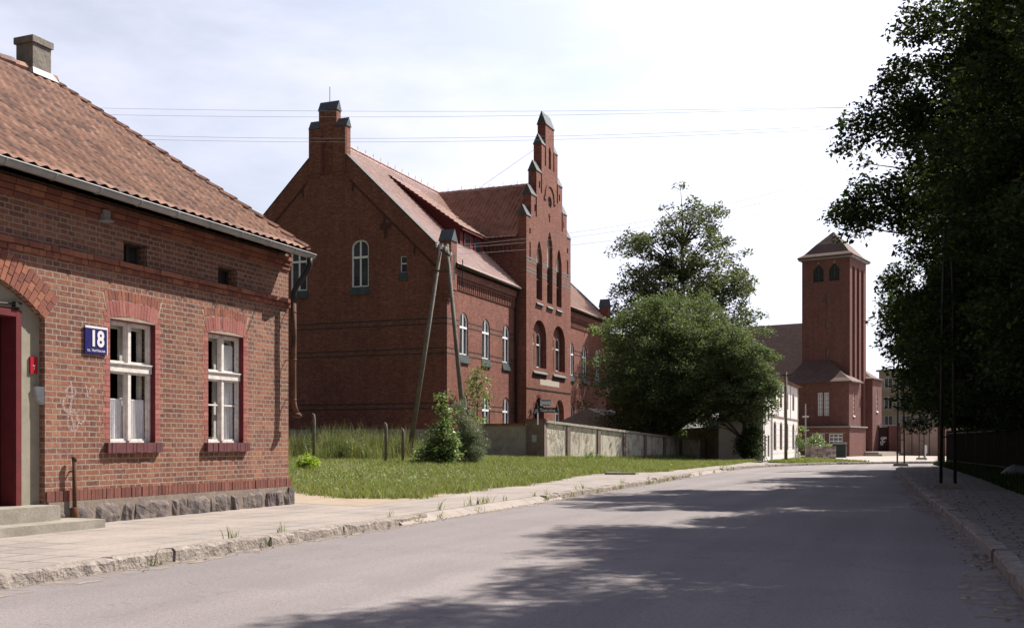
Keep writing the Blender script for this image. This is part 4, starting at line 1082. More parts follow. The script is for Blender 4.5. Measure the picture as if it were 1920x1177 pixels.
for c, zt in lanc:
    hb = shape(c, 1.15, 11.15, zt, 1.0, 'lancet', 12); rh.append(hb)
    mbp = MB(); mbp.add([pr.P(x, z, .22) for x, z in shape(c, 1.15, 13.75, zt, 1.0, 'lancet', 12)], [tuple(range(15))]); mbp.build('blind_panel', rough_mat('pale_render', (.36, .30, .25), (.28, .23, .19), 3), S)
    window(pr, S, c, 1.12, 11.2, 13.72, .35, 'seg', frame=m_wood_dark, glass=m_glass, t=.08, bar=.07, depth=.3, trans=(12.6,), mull=(0,))
    sb = MB(); sb.hexa([pr.P(c - .65, 10.75, -.14), pr.P(c + .65, 10.75, -.14), pr.P(c + .65, 10.75, .0), pr.P(c - .65, 10.75, .0)], [pr.P(c - .65, 10.8, -.14), pr.P(c + .65, 10.8, -.14), pr.P(c + .57, 11.2, .25), pr.P(c - .57, 11.2, .25)]); sb.build('sill', m_slate, S)
for c in (67.6, 71.9):
    rh.append(window(pr, S, c, 1.9, 1.2, 4.4, .95, trans=(3.4,), frame=m_upvc, glass=m_glass, t=.1, bar=.09, depth=.45))
rose = [(69.75 + .42 * math.cos(2 * math.pi * i / 20), 18.35 + .42 * math.sin(2 * math.pi * i / 20)) for i in range(20)]; rh.append(rose)
nich2 = shape(69.75, .5, 20.7, 22.3, .4, 'lancet'); rh.append(nich2)
slots = []
for s in (-1, 1):
    for c, z0, z1 in ((69.75 + s * 3.95, 13.6, 14.9), (69.75 + s * 3.95, 15.4, 15.8), (69.75 + s * 3.0, 17.1, 17.6), (69.75 + s * 2.1, 18.9, 19.4)): rh.append(shape(c, .26, z0, z1, .12, 'round', 6)); slots.append(rh[-1])
st = [(4.7, 16.55), (3.75, 18.15), (2.72, 20.0), (1.68, 22.1), (.88, 23.7)]
ol = [(RM - st[0][0] + .05, 0), (RM + st[0][0] - .05, 0)]
hwid = (RB - RA) / 2
ol = [(RA, 0), (RB, 0)]
for i, (hw2, zt) in enumerate(st):
    h_ = hwid if i == 0 else hw2; ol.append((RM + h_, zt)); 
    if i + 1 < len(st): ol.append((RM + st[i + 1][0], zt))
left = [(2 * RM - x, z) for x, z in ol[2:]][::-1]
ol = ol + left
mb = MB(); wall(pr, ol, rh, mb, .45, .6)
# risalit flanks down to the wings and the cross wing walls above the roof
for yy, sgn in ((RA, -1), (RB, 1)):
    pl = south(yy) if sgn < 0 else Plane((0, yy, 0), (-1, 0, 0), (0, 1, 0))
    if sgn < 0: wall(pl, [(RIDX + .3, 10.2), (SXF + .2, 10.2), (SXF + .2, 15.3), (RIDX + .3, 15.3)], [], mb)
    else: wall(pl, [(-SXF - .2, 10.2), (-RIDX - .3, 10.2), (-RIDX - .3, 15.3), (-SXF - .2, 15.3)], [], mb)
mb.box(SXF - .02, SRX - .6, RA + .001, RA + .5, 0, 15.2); mb.box(SXF - .02, SRX - .6, RB - .5, RB - .001, 0, 15.2)
mb.build('stepped_gable', m_school, S)
mb = MB()
for h in slots + [rose, nich2]:
    mb.add([pr.P(x, z, .2) for x, z in h], [tuple(range(len(h)))])
mb.build('niche', m_dark_brick, S)
mb = MB(); mb.add([pr.P(x, z, .15) for x, z in nich2], [tuple(range(len(nich2)))]); mb.build('niche_render', rough_mat('pale_render2', (.38, .33, .29), (.30, .25, .21), 3), S)
# clock face like rosette bars + hood arches
mb = MB(); ringframe(pr, mb, [(69.75 + .42 * math.cos(2 * math.pi * i / 20), 18.35 + .42 * math.sin(2 * math.pi * i / 20)) for i in range(20)], [(69.75 + .33 * math.cos(2 * math.pi * i / 20), 18.35 + .33 * math.sin(2 * math.pi * i / 20)) for i in range(20)], .1, .2)
pr.box(mb, 69.73, 69.77, 17.98, 18.72, .1, .16); pr.box(mb, 69.38, 70.12, 18.33, 18.37, .1, .159); mb.build('round_window', m_grey_brick, S)
mb = MB()
def hood(c, zc, r0, r1, a0=0, a1=math.pi, proud=.07, n=14, k=1.0):
    for i in range(n):
        t0, t1 = a0 + (a1 - a0) * i / n, a0 + (a1 - a0) * (i + 1) / n
        q = [(c + r_ * math.cos(t), zc + r_ * k * math.sin(t)) for r_, t in ((r0, t0), (r1, t0), (r1, t1), (r0, t1))]
        mb.prism([pr.P(x, z, .01) for x, z in q], (proud + .01, 0, 0))
hood(69.75, 18.6, .85, 1.05); pr.box(mb, 68.55, 68.95, 18.35, 18.55, -.07, .01); pr.box(mb, 70.55, 70.95, 18.35, 18.55, -.07, .01)
pr.box(mb, 69.55, 69.95, 17.35, 17.5, -.06, .01); pr.box(mb, 69.68, 69.82, 17.0, 17.35, -.05, .01)
for s in (-1, 1):
    for (hw2, zt), (hw3, z3) in zip(st[1:4], st[2:5]):
        u_ = RM + s * hw3; pr.box(mb, u_ - .07, u_ + .07, zt - 1.3, zt + .0, -.06, .01)
mb.build('gable_relief', m_school, S)
kb = MB()
for i, (hw2, zt) in enumerate(st):
    h_ = hwid if i == 0 else hw2; inn = st[i + 1][0] if i + 1 < len(st) else -1
    if inn < 0: saddle(SRX - .6, SRX, RM - h_, RM + h_, zt, .95, 'y', .06); kb.build('slate_cap', m_slate, S); kb = MB()
    else:
        for s in (-1, 1):
            a_, b_ = sorted((RM + s * inn, RM + s * h_)); 
            if s > 0: a_ += .07
            else: b_ -= .07
            saddle(SRX - .6, SRX, a_, b_, zt, .74, 'y', .05); kb.build('slate_cap', m_slate, S); kb = MB()
bb = MB()
for z in (13.75, 13.05):
    for k in range(2):
        for a_, b_ in spans(RA, RB, z - .12 * k, [shape(c, 1.15, 11.15, zt) for c, zt in lanc]): pr.box(bb, a_, b_, z - .22 * k - .07, z - .22 * k + .07, -.008, .01)
bb.build('grey_band', m_grey_brick, S)
bb = MB()
for z in (4.95, ): pr.box(bb, RA - .01, RB + .01, z - .04, z + .04, -.03, .01)
bb.build('string_course', m_dark_brick, S)
mb = MB(); pr.box(mb, 67.75, 71.75, 5.28, 5.72, -.012, .01); pla = mb.build('name_plaque', rough_mat('plaque_stone', (.52, .46, .40), (.44, .38, .33), 6), S)

# eaves: cornice with dentils, gutters
cb = MB()
for a_, b_ in ((SY0 + .7, RA), (RB, SY1 - .7)):
    ps.box(cb, a_, b_, 11.0, 11.45, -.22, .01); ps.box(cb, a_, b_, 10.86, 11.0, -.12, .01); ps.box(cb, a_, b_, 10.28, 10.36, -.06, .01)
    u = a_ + .05
    while u < b_ - .15: ps.box(cb, u, u + .13, 10.36, 10.86, -.10, .01); u += .29
    cb.build('cornice', m_school, S); cb = MB()
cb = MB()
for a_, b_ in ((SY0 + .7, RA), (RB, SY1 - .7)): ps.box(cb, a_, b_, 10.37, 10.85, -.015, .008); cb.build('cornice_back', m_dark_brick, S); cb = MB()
gb = MB()
for a_, b_ in ((SY0 + .65, RA - .02), (RB + .02, SY1 - .65)): gb.tube([(SXF + .5, a_, 11.58), (SXF + .5, b_, 11.56)], .085, 10); gb.build('gutter', m_wood_dark, S, True); gb = MB()
gb = MB(); gb.tube([(SXF + .48, RA - .22, 11.5), (SXF + .2, RA - .22, 10.9), (SXF + .13, RA - .22, 10.5), (SXF + .13, RA - .22, .2)], .065, 10)
gb.build('downpipe', m_blackmetal, S, True)
gb = MB(); gb.tube([(SXF + .42, SY0 + 1.25, 10.4), (SXF + .42, SY0 + 1.25, 12.0)], .03, 6); gb.build('vent_pipe', m_blackmetal, S)
# roofs
sv = Vector((-1, 0, SLOPE)); eX = SXF + .46; lenS = (eX - RIDX) * math.sqrt(1 + SLOPE ** 2)
tile_roof('roof', (eX, SY0 + .5, roofz(eX)), (0, 1, 0), sv, SY1 - SY0 - 1.0, lenS, .3, .38, m_tile_school, S, .022, .055, 4)
tile_roof('roof', (2 * RIDX - eX, SY1 - .5, roofz(eX)), (0, -1, 0), (1, 0, SLOPE), SY1 - SY0 - 1.0, lenS, .6, .76, m_tile_school, S, .03, .035, 4)
ridge_tiles((RIDX, SY0 + .5, RIDZ + .04), (RIDX, SY1 - .5, RIDZ + .04), m_tile_school, S, .13, .45)
mb = MB(); mb.prism([(eX, SY0 + .5, roofz(eX) - .03), (RIDX, SY0 + .5, RIDZ - .05), (2 * RIDX - eX, SY0 + .5, roofz(eX) - .03), (2 * RIDX - eX, SY0 + .5, roofz(eX) - .15), (RIDX, SY0 + .5, RIDZ - .2), (eX, SY0 + .5, roofz(eX) - .15)], (0, SY1 - SY0 - 1, 0)); mb.build('roof_boarding', m_wood_dark, S)
CZ = 19.7; cs = (CZ - 15.05) / (hwid + .3)
lc = (hwid + .3) * math.sqrt(1 + cs * cs)
tile_roof('cross_roof', (RIDX, RA - .3, 15.05), (1, 0, 0), (0, 1, cs), (SRX - .6) - RIDX, lc, .3, .36, m_tile_cross, S, .055, .045, 6)
tile_roof('cross_roof', (SRX - .6, RB + .3, 15.05), (-1, 0, 0), (0, -1, cs), (SRX - .6) - RIDX, lc, .3, .36, m_tile_cross, S, .055, .045, 6)
ridge_tiles((RIDX, RM, CZ + .04), (SRX - .6, RM, CZ + .04), m_tile_school, S, .12, .45)
cb = MB(); cb.box(RIDX + 3, SRX - .61, RA - .12, RA + .002, 14.55, 14.85); cb.box(RIDX + 3, SRX - .61, RA - .22, RA + .001, 14.85, 15.02)
k_ = RIDX + 3.5
while k_ < SRX - .8: cb.box(k_, k_ + .14, RA - .1, RA + .002, 14.1, 14.55); k_ += .3
cb.build('cross_cornice', m_school, S)
# swept dormer
DYa, DYb = 60.0, 63.6; dx1 = -27.55; dzt = 14.95
db = MB(); poly = [(-32.3, roofz(-32.3) + .02), (dx1, dzt), (dx1, roofz(dx1) - .1)]
db.prism([(x, DYa, z) for x, z in poly], (0, DYb - DYa, 0))
dm = db.build('dormer', m_redboard, S)
dv = Vector((-32.6 - (dx1 + .3), 0, roofz(-32.6) + .1 - (dzt - .1)))
tile_roof('dormer_roof', (dx1 + .3, DYa - .25, dzt - .12), (0, 1, 0), dv, DYb - DYa + .5, dv.length, .3, .38, m_tile_school, dm, .022, .055, 4)
mb = MB(); mb.hexa([(dx1 + .3, DYa - .24, dzt - .26), (dx1 + .3, DYb + .24, dzt - .26), (-32.4, DYb + .24, roofz(-32.4) + .0), (-32.4, DYa - .24, roofz(-32.4) + .0)], [(dx1 + .3, DYa - .24, dzt - .14), (dx1 + .3, DYb + .24, dzt - .14), (-32.6, DYb + .24, roofz(-32.6) + .08), (-32.6, DYa - .24, roofz(-32.6) + .08)]); mb.build('dormer_soffit', m_redboard, dm)
pd = east(dx1 + .02)
for c in (61.0, 62.6):
    mbf = MB(); ringframe(pd, mbf, shape(c, .95, 13.72, 14.72), shape(c, .75, 13.82, 14.62), -.05, .01); wo = mbf.build('dormer_window', m_doorframe, dm)
    g = MB(); g.add([pd.P(c - .45, 13.75, -.01), pd.P(c + .45, 13.75, -.01), pd.P(c + .45, 14.7, -.01), pd.P(c - .45, 14.7, -.01)], [(0, 1, 2, 3)]); g.build('pane', m_glass, wo)
# lightning rods on ridge, finials
mb = MB(); mb.tube([(RIDX, SY0 + .25, 22.0), (RIDX, SY0 + .25, 22.9)], .02, 5); mb.tube([(RIDX + 3, RM, CZ), (SRX - .5, RM - 1.2, 22.0)], .012, 4)
for k in range(14): mb.tube([(RIDX, SY0 + 1.6 + k * 1.0, RIDZ + .1), (RIDX, SY0 + 1.6 + k * 1.0, RIDZ + .42)], .014, 4)
for k in range(7): mb.tube([(RIDX + .8 + k * 1.1, RM, CZ + .1), (RIDX + .8 + k * 1.1, RM, CZ + .42)], .014, 4)
mb.build('lightning_rod', m_blackmetal, S)

# ------------------------------------------------------------------ boundary wall with painted panels
BW = thing('boundary_wall', 'low plastered boundary wall with graffiti and brick piers in front of the school', 'wall', (WC.x, WC.y, 0.1))
wd = (WE - WC).normalized(); wn = Vector((wd.y, -wd.x)); wl = (WE - WC).length
wp = Plane((WC.x, WC.y, 0), (wd.x, wd.y, 0), (wn.x, wn.y, 0))
def on_wall(u):
    "distance along the long leg for photo column u"
    a = (u - U0) / F; d = Vector((-SX + CX * a, CX + SX * a))
    den = d.x * wd.y - d.y * wd.x
    return (WC.y * d.x - WC.x * d.y) / -den if abs(den) > 1e-6 else 0
def solve_wall(u):
    a = (u - U0) / F; dx, dy = -SX + CX * a, CX + SX * a
    det = dx * (-wd.y) + wd.x * dy
    t = (WC.x * (-wd.y) + wd.x * WC.y) / det
    return (Vector((dx * t, dy * t)) - WC).dot(wd)
cols = [1020, 1065, 1122, 1170, 1209, 1245, 1278]
sp = [solve_wall(c) for c in cols]
m_panel = M('stained_plaster', .92, .2)
_c = m_panel.mix(m_panel.ramp(m_panel.noise(.9, 5, .65), [(.35, (0, 0, 0)), (.65, (1, 1, 1))]), (.58, .53, .44), (.46, .43, .35))
_c = m_panel.mix(m_panel.ramp(m_panel.noise(1.8, 6, .7, m_panel.map(m_panel.uv(), (1.5, .6, 1))), [(.48, (0, 0, 0)), (.62, (1, 1, 1))]), _c, (.27, .215, .17))
m_panel.col(_c); m_panel.bump(m_panel.noise(14, 4), .4, .015); m_panel = m_panel.m
m_panel2 = rough_mat('grey_plaster', (.33, .28, .25), (.47, .42, .37), 1.2, .92, .4, 14, .015)
m_pier = rough_mat('rough_pier', (.17, .12, .105), (.25, .19, .165), 3, .95, .5, 16, .02)
def wtop(s): return 2.34 - (s / wl) * .86
wd2 = (WX2 - WE).normalized(); wn2 = Vector((wd2.y, -wd2.x)); wl2 = (WX2 - WE).length
wp2 = Plane((WE.x, WE.y, 0), (wd2.x, wd2.y, 0), (wn2.x, wn2.y, 0))
def leg(pl, a_, b_, top, mat=None):
    mb = MB(); wall(pl, [(a_, 0), (b_, 0), (b_, top(b_)), (a_, top(a_))], [], mb, .1, .22); mb.build('plaster_panel', m_panel, BW)
    mb = MB(); mb.hexa([pl.P(a_, top(a_), -.1), pl.P(b_, top(b_), -.1), pl.P(b_, top(b_), .32), pl.P(a_, top(a_), .32)], [pl.P(a_, top(a_) + .13, -.08), pl.P(b_, top(b_) + .13, -.08), pl.P(b_, top(b_) + .13, .3), pl.P(a_, top(a_) + .13, .3)]); mb.build('coping', m_concrete, BW)
def piers(pl, ss_, top):
    for s_ in ss_:
        mb = MB(); pl.box(mb, s_ - .17, s_ + .17, 0, top(s_) + .02, -.07, .28); mb.build('pier', m_pier, BW)
ed = [.05] + sp[1:] + [wl - .05]
for a_, b_ in zip(ed, ed[1:]): leg(wp, a_, b_ - .004, wtop)
piers(wp, sp[1:6] + [wl - .12], wtop)
top2 = lambda s_: 1.48 - .01 * s_
leg(wp2, .1, 1.7, top2); leg(wp2, 2.55, wl2, top2); piers(wp2, [1.6, 2.6, 3.85, wl2 - .12], top2)
g1 = 2.7
# leg facing the camera
pw = south(WC.y)
mb = MB(); wall(pw, [(-52, 0), (WC.x - .9, 0), (WC.x - .9, 2.2), (-22.6, 2.2), (-22.6, 2.02), (-52, 2.02)], [], mb, .1, .22); mb.build('plaster_panel', m_panel2, BW)
mb = MB(); mb.box(WC.x - .95, WC.x + .02, WC.y - .06, WC.y + .5, 0, 2.45); mb.box(WC.x - .0, WC.x + .08, WC.y - .03, WC.y + .4, 0, 2.40)
mb.build('pier', m_pier, BW)
for x in (-30, -38, -46): mb = MB(); mb.box(x, x + .4, WC.y - .05, WC.y + .3, 0, 2.05); mb.build('pier', m_pier, BW)
mb = MB()
x = -22.7
while x < WC.x + .05: mb.box(x, x + .24, WC.y - .1, WC.y + .3, 2.2 if x < WC.x - 1.1 else 2.45, 2.29 if x < WC.x - 1.1 else 2.53); x += .25
mb.build('coping_bricks', m_loose, BW)
mb = MB(); pw.box(mb, WC.x - .62, WC.x - .35, 1.3, 1.68, -.072, -.06); mb.build('notice', m_greyblue, BW)
# graffiti strokes
def strokes(pl, u0, u1, z0, z1, n, mat, seed, w=.035, d=-.006, name='graffiti'):
    rr = random.Random(seed); kb = MB()
    for i in range(n):
        c = (rr.uniform(u0, u1), rr.uniform(z0, z1)); r1_, r2_ = rr.uniform(.05, .22), rr.uniform(.08, .3); a0 = rr.uniform(0, 6.28); a1 = a0 + rr.uniform(1.5, 5.5)
        ribbon(kb, pl, loop(c[0], c[1], r1_, r2_, a0, a1, 14, rr.uniform(-.15, .3)), w, d)
    kb.build(name, mat, BW)
gcol = lambda n, c: rough_mat(n, c, tuple(x * .8 for x in c), 9, .9, 0)
strokes(wp, sp[0] + .5, sp[1] - .3, .9, 1.9, 10, gcol('mustard_spray', (.42, .38, .24)), 2, .03); strokes(wp, sp[0] + .3, sp[1] - .4, .8, 1.9, 7, gcol('blue_spray', (.26, .31, .34)), 3, .03)
strokes(wp, sp[1] + .3, sp[2] - .3, .6, 1.9, 12, gcol('dark_spray', (.20, .18, .16)), 5, .02)
strokes(wp2, 2.9, 4.3, .4, 1.2, 14, gcol('grey_spray', (.14, .13, .14)), 6, .05)
strokes(pw, -21.8, -20.2, .9, 1.9, 7, gcol('maroon_spray', (.20, .13, .13)), 7, .025)
strokes(pw, -33.5, -31, 1.35, 1.95, 7, gcol('teal_spray', (.05, .14, .14)), 8, .2); strokes(pw, -30.6, -27.5, 1.3, 1.9, 9, gcol('teal_spray2', (.06, .15, .16)), 9, .16); strokes(pw, -42, -39, 1.4, 1.9, 6, gcol('grey_spray2', (.10, .13, .13)), 19, .08)

# street name signs on the wall corner
SG = thing('street_name_sign', 'dark blue street name sign reading ul. Teatralna on posts above the wall corner', 'sign', (WC.x + .1, WC.y - .15, 2.5))
base = at(1001, 773, 54.6); sd = Vector((.86, .51, 0)); snn = Vector((.51, -.86, 0))
pq = Plane((base.x, base.y, 0), sd, snn)
mb = MB(); pq.box(mb, 0, 1.22, base.z - .0, base.z + .26, -.02, .02); mb.build('board', rough_mat('navy_enamel', (.028, .028, .055), (.05, .048, .08), 5, .35, 0), SG)
put_text(pq, 'ul. Teatralna', .17, .06, base.z + .045, -.025, m_white, SG, bold=.02, width=1.08)
mb = MB()
for u_ in (.2, 1.14): mb.tube([pq.P(u_, 2.2, .0), pq.P(u_, base.z + .02, .0)], .03, 6)
mb.build('post', m_upvc, SG)
S2 = thing('info_sign', 'small white sign with blue lettering above the street name sign', 'sign', (WC.x + .5, WC.y - .15, 3.1))
b2 = at(1013, 761, 54.7); pq2 = Plane((b2.x, b2.y, 0), sd, snn)
mb = MB(); pq2.box(mb, 0, .60, b2.z, b2.z + .36, -.02, .02); mb.build('board', m_white, S2)
mb = MB(); pq2.box(mb, .04, .56, b2.z + .27, b2.z + .32, -.026, -.0205); pq2.box(mb, .1, .5, b2.z + .04, b2.z + .075, -.026, -.0205); mb.build('lettering', m_blue, S2)
mb = MB(); mb.tube([pq2.P(.3, base.z + .2, .03), pq2.P(.3, b2.z + .05, .03)], .025, 6); mb.build('post', m_zinc, S2)

# ------------------------------------------------------------------ outbuildings and white house
OB = thing('garage', 'low white garage with a grey roof behind the painted wall under the trees', 'building', (-16.6, 76, 0))
mb = MB(); wall(south(72.8), [(-18.6, 0), (-12.65, 0), (-12.65, 2.35), (-18.6, 1.95)], [], mb); wall(Plane((-18.6, 0, 0), (0, -1, 0), (-1, 0, 0)), [(-79, 0), (-72.8, 0), (-72.8, 1.95), (-79, 1.95)], [], mb); mb.build('wall', m_plaster, OB)
mb = MB(); mb.hexa([(-18.8, 72.6, 1.95), (-12.64, 72.6, 2.4), (-12.64, 79, 3.6), (-18.8, 79, 3.3)], [(-18.8, 72.6, 2.05), (-12.64, 72.6, 2.5), (-12.64, 79, 3.7), (-18.8, 79, 3.4)]); mb.build('roof', m_zinc, OB)
OB = thing('shed', 'small grey roofed shed showing between the tree trunks behind the wall', 'shed', (-22, 73, 0))
mb = MB(); mb.box(-25, -19.5, 70, 76, 0, 2.3); mb.build('wall', m_plaster, OB)
mb = MB(); mb.prism([(-25.3, 69.8, 2.3), (-19.2, 69.8, 2.3), (-22.2, 69.8, 3.7)], (0, 6.4, 0)); mb.build('roof', m_zinc, OB)
m_wh = rough_mat('white_render', (.60, .56, .54), (.70, .66, .64), 1.0, .85, .15, 14)
m_trim = rough_mat('brown_trim', (.20, .13, .11), (.26, .17, .15), 4)
WH = thing('white_house', 'white two storey house with narrow brown framed windows left of the church', 'house', (-13, 76, 0))
WX = -9.75; pwh = east(WX); hh = []
Ya, Yb = 67.6, 86.5
ww = dict(frame=m_trim, glass=m_glass_curtain, t=.07, bar=.05, depth=.14)
def y_at(u): 
    a = (u - U0) / F; return WX * (CX + SX * a) / (-SX + CX * a)
for u_ in (1453, 1464.5, 1476, 1487.5):
    y = y_at(u_); hh.append(window(pwh, WH, y, 1.35, .75, 2.75, .25, 'seg', **ww)); hh.append(window(pwh, WH, y, 1.3, 3.75, 5.15, .3, 'seg', **ww))
for u_ in (1434.5, 1441):
    y = y_at(u_); hh.append(window(pwh, WH, y, .8, .35, 1.75, 0, **ww)); hh.append(window(pwh, WH, y, .8, 2.7, 3.7, 0, **ww))
mb = MB(); wall(pwh, [(Ya, 0), (Yb, 0), (Yb, 5.8), (Ya, 5.8)], hh, mb, .14)
wall(south(Ya), [(-12.6, 0), (WX, 0), (WX, 5.8), (-12.6, 5.8)], [], mb); wall(Plane((-12.6, 0, 0), (0, -1, 0), (-1, 0, 0)), [(-Yb, 0), (-Ya, 0), (-Ya, 5.8), (-Yb, 5.8)], [], mb)
wall(Plane((0, Yb, 0), (-1, 0, 0), (0, 1, 0)), [(-WX, 0), (12.6, 0), (12.6, 5.8), (-WX, 5.8)], [], mb)
mb.box(-19, -12.61, 80, Yb - .01, 0, 5.7); mb.build('wall', m_wh, WH)
mb = MB(); yq = y_at(1445)
pwh.box(mb, yq, Yb + .02, 3.02, 3.12, -.05, .01); pwh.box(mb, Yb - .22, Yb + .03, 0, 5.75, -.03, .01)
for u_ in (1447, 1459, 1470, 1482): y = y_at(u_); pwh.box(mb, y - .06, y + .06, 3.12, 5.6, -.03, .01)
pwh.box(mb, yq, Yb, 5.6, 5.8, -.08, .01)
for k in range(6): pwh.box(mb, yq, Yb - .25, .5 + k * .42, .515 + k * .42, -.004, .01)
mb.build('trim', m_trim, WH)
mb = MB(); mb.tube([(WX + .08, yq, .1), (WX + .08, yq, 3.3)], .05, 6); mb.build('downpipe', m_zinc, WH)
rv = Vector((-3.2, 0, 1.3)); mb = MB()
mb.prism([(WX + .4, Ya - .3, 5.72), (-11.2, Ya - .3, 6.6), (-12.9, Ya - .3, 5.72)], (0, Yb - Ya + .6, 0)); mb.build('roof', m_tile_white, WH)

# ------------------------------------------------------------------ church
C0 = Vector((-6.87, 103.4, 0)); CR = -R(12.7)
CH = thing('church', 'brick church with a square bell tower and pyramid roof at the end of the street', 'church', C0, CR, keep=True)
def cpl(kind, v): return Plane((0, v, 0), (1, 0, 0), (0, -1, 0)) if kind == 's' else Plane((v, 0, 0), (0, 1, 0), (1, 0, 0))
TW = 4.62; TD = 5.35
mb = MB(); p1 = cpl('s', 0); p2 = cpl('e', 0)
h1 = [shape(-3.02, 1.02, 16.75, 18.35, .5, 'lancet'), shape(-1.5, 1.02, 16.75, 18.35, .5, 'lancet')]
h1 += [shape(-2.2, .22, z, z + 1.0) for z in (9.4, 12.2, 14.6)]
wall(p1, [(-TW, 0), (0, 0), (0, 19.1), (-TW, 19.1)], h1, mb, .3)
h2 = [shape(c, .88, .35, 18.2, .45) for c in (1.18, 2.62, 4.08)]
wall(p2, [(0, 0), (TD, 0), (TD, 19.1), (0, 19.1)], h2, mb, .45)
wall(Plane((0, TD, 0), (-1, 0, 0), (0, 1, 0)), [(0, 0), (TW, 0), (TW, 19.1), (0, 19.1)], [], mb)
wall(Plane((-TW, 0, 0), (0, -1, 0), (-1, 0, 0)), [(-TD, 0), (0, 0), (0, 19.1), (-TD, 19.1)], [], mb)
mb.build('tower', m_church, CH)
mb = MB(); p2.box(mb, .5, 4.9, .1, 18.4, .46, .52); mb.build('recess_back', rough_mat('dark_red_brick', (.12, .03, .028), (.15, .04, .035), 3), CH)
lb = MB()
for c in (-3.02, -1.5):
    for k in range(9): p1.box(lb, c - .5, c + .5, 16.8 + k * .17, 16.86 + k * .17, .12, .26)
    p1.box(lb, c - .04, c + .04, 16.76, 18.2, .1, .2)
    p1.box(lb, c - .5, c + .5, 16.76, 18.3, .28, .29)
lb.build('louvre', m_slate, CH)
lb = MB()
for z in (9.4, 12.2, 14.6): p1.box(lb, -2.3, -2.1, z, z + 1, .22, .24)
lb.build('slit_window', m_zinc, CH)
lb = MB()
for c in (-3.02, -1.5): p1.box(lb, c - .09, c + .09, 18.45, 18.62, -.02, .01)
lb.build('keystone', m_plaster, CH)
def pyr(mbx, x0, x1, y0, y1, z, levels):
    "flared roof rings: (inset, height)"
    rings = [[(x0 - e + 0, y0 - e, zz), (x1 + e, y0 - e, zz), (x1 + e, y1 + e, zz), (x0 - e, y1 + e, zz)] for e, zz in levels]
    V_ = [p for r_ in rings for p in r_]; fs = [(3, 2, 1, 0)]
    for k in range(len(rings) - 1):
        for i in range(4): fs.append((k * 4 + i, k * 4 + (i + 1) % 4, (k + 1) * 4 + (i + 1) % 4, (k + 1) * 4 + i))
    fs.append(tuple((len(rings) - 1) * 4 + i for i in range(4))); mbx.add(V_, fs)
mb = MB(); pyr(mb, -TW, 0, 0, TD, 0, [(.25, 18.98), (.38, 19.08), (.36, 19.16), (-.15, 19.5), (-1.0, 20.5), (-2.28, 21.85)]); mb.build('tower_roof', m_tile_church, CH)
mb = MB(); mb.box(-TW - .3, .3, -.3, TD + .3, 18.9, 18.975); mb.build('eaves', m_zinc, CH)
# front wing
WXr, WXl, WYf = .66, -6.2, -2.5
pf = cpl('s', WYf); pre = cpl('e', WXr); wh = []
wk = dict(frame=m_upvc, glass=rough_mat('frosted_glass', (.42, .42, .43), (.5, .5, .5), 8, .3, 0), t=.05, bar=.05, depth=.12)
for c in (-2.02, -1.42): wh.append(window(pf, CH, c, .46, 3.8, 5.96, trans=(4.2, 4.6, 5.0, 5.4), **wk))
we = [window(pre, CH, -.95, .34, 3.8, 5.96, trans=(4.2, 4.6, 5.0, 5.4), mull=(), sill=m_upvc, **wk)]
mb = MB(); wall(pf, [(WXl, 0), (WXr, 0), (WXr, 7.0), (WXl, 7.0)], wh, mb, .14); wall(pre, [(WYf, 0), (.75, 0), (.75, 7.0), (WYf, 7.0)], we, mb, .14)
wall(Plane((WXl, 0, 0), (0, -1, 0), (-1, 0, 0)), [(-6, 0), (-WYf, 0), (-WYf, 7), (-6, 7)], [], mb)
wall(Plane((0, .75, 0), (-1, 0, 0), (0, 1, 0)), [(-WXr, 0), (0, 0), (0, 7), (-WXr, 7)], [], mb)
mb.build('wing', m_church, CH)
mb = MB()   # flared hipped roof leaning on the tower
A_ = [(WXl - .25, WYf - .3, 6.98), (WXr + .35, WYf - .3, 6.98), (WXr + .35, 1.0, 6.98), (WXl - .25, 6, 6.98)]
B_ = [(WXl + .8, WYf + .35, 7.35), (WXr - .25, WYf + .35, 7.35), (WXr - .25, .8, 7.35), (WXl + .8, 6, 7.35)]
C_ = [(-4.4, -.05, 9.2), (-2.0, -.05, 9.2), (-.6, .3, 7.9), (-4.4, 5, 9.2)]
V_ = [(x, y, z - .1) for x, y, z in A_] + A_ + B_ + C_
fs = [(3, 2, 1, 0)]
for k in range(3):
    for i in range(4): fs.append((k * 4 + i, k * 4 + (i + 1) % 4, (k + 1) * 4 + (i + 1) % 4, (k + 1) * 4 + i))
fs.append((12, 13, 14, 15)); mb.add(V_, fs); mb.build('wing_roof', m_tile_church, CH)
# porch
PXr, PXl, PYf = 1.3, -6.0, -4.5; pp = cpl('s', PYf); ph = []
pk = dict(frame=m_upvc, glass=m_glass, t=.07, bar=.06, depth=.12)
ph.append(window(pp, CH, -1.55, 1.2, 1.1, 2.08, trans=(1.6,), mull=(-.25, .25), **pk)); ph.append(window(pp, CH, .05, 1.25, 1.1, 2.08, trans=(1.42, 1.76), mull=(-.22, .22), **pk))
mb = MB(); wall(pp, [(PXl, 0), (PXr, 0), (PXr, 2.66), (PXl, 2.66)], ph, mb, .14); wall(cpl('e', PXr), [(PYf, 0), (.6, 0), (.6, 2.66), (PYf, 2.66)], [], mb)
wall(Plane((0, .6, 0), (-1, 0, 0), (0, 1, 0)), [(-PXr, 0), (0, 0), (0, 2.66), (-PXr, 2.66)], [], mb)
mb.build('porch', m_church, CH)
mb = MB(); mb.box(PXl - .1, PXr + .15, PYf - .15, .75, 2.665, 2.78); mb.build('porch_roof', m_zinc, CH)
mb = MB(); mb.box(-2.35, .9, PYf - .03, PYf + .01, 2.1, 2.2); mb.build('porch_lintel', m_plaster, CH)
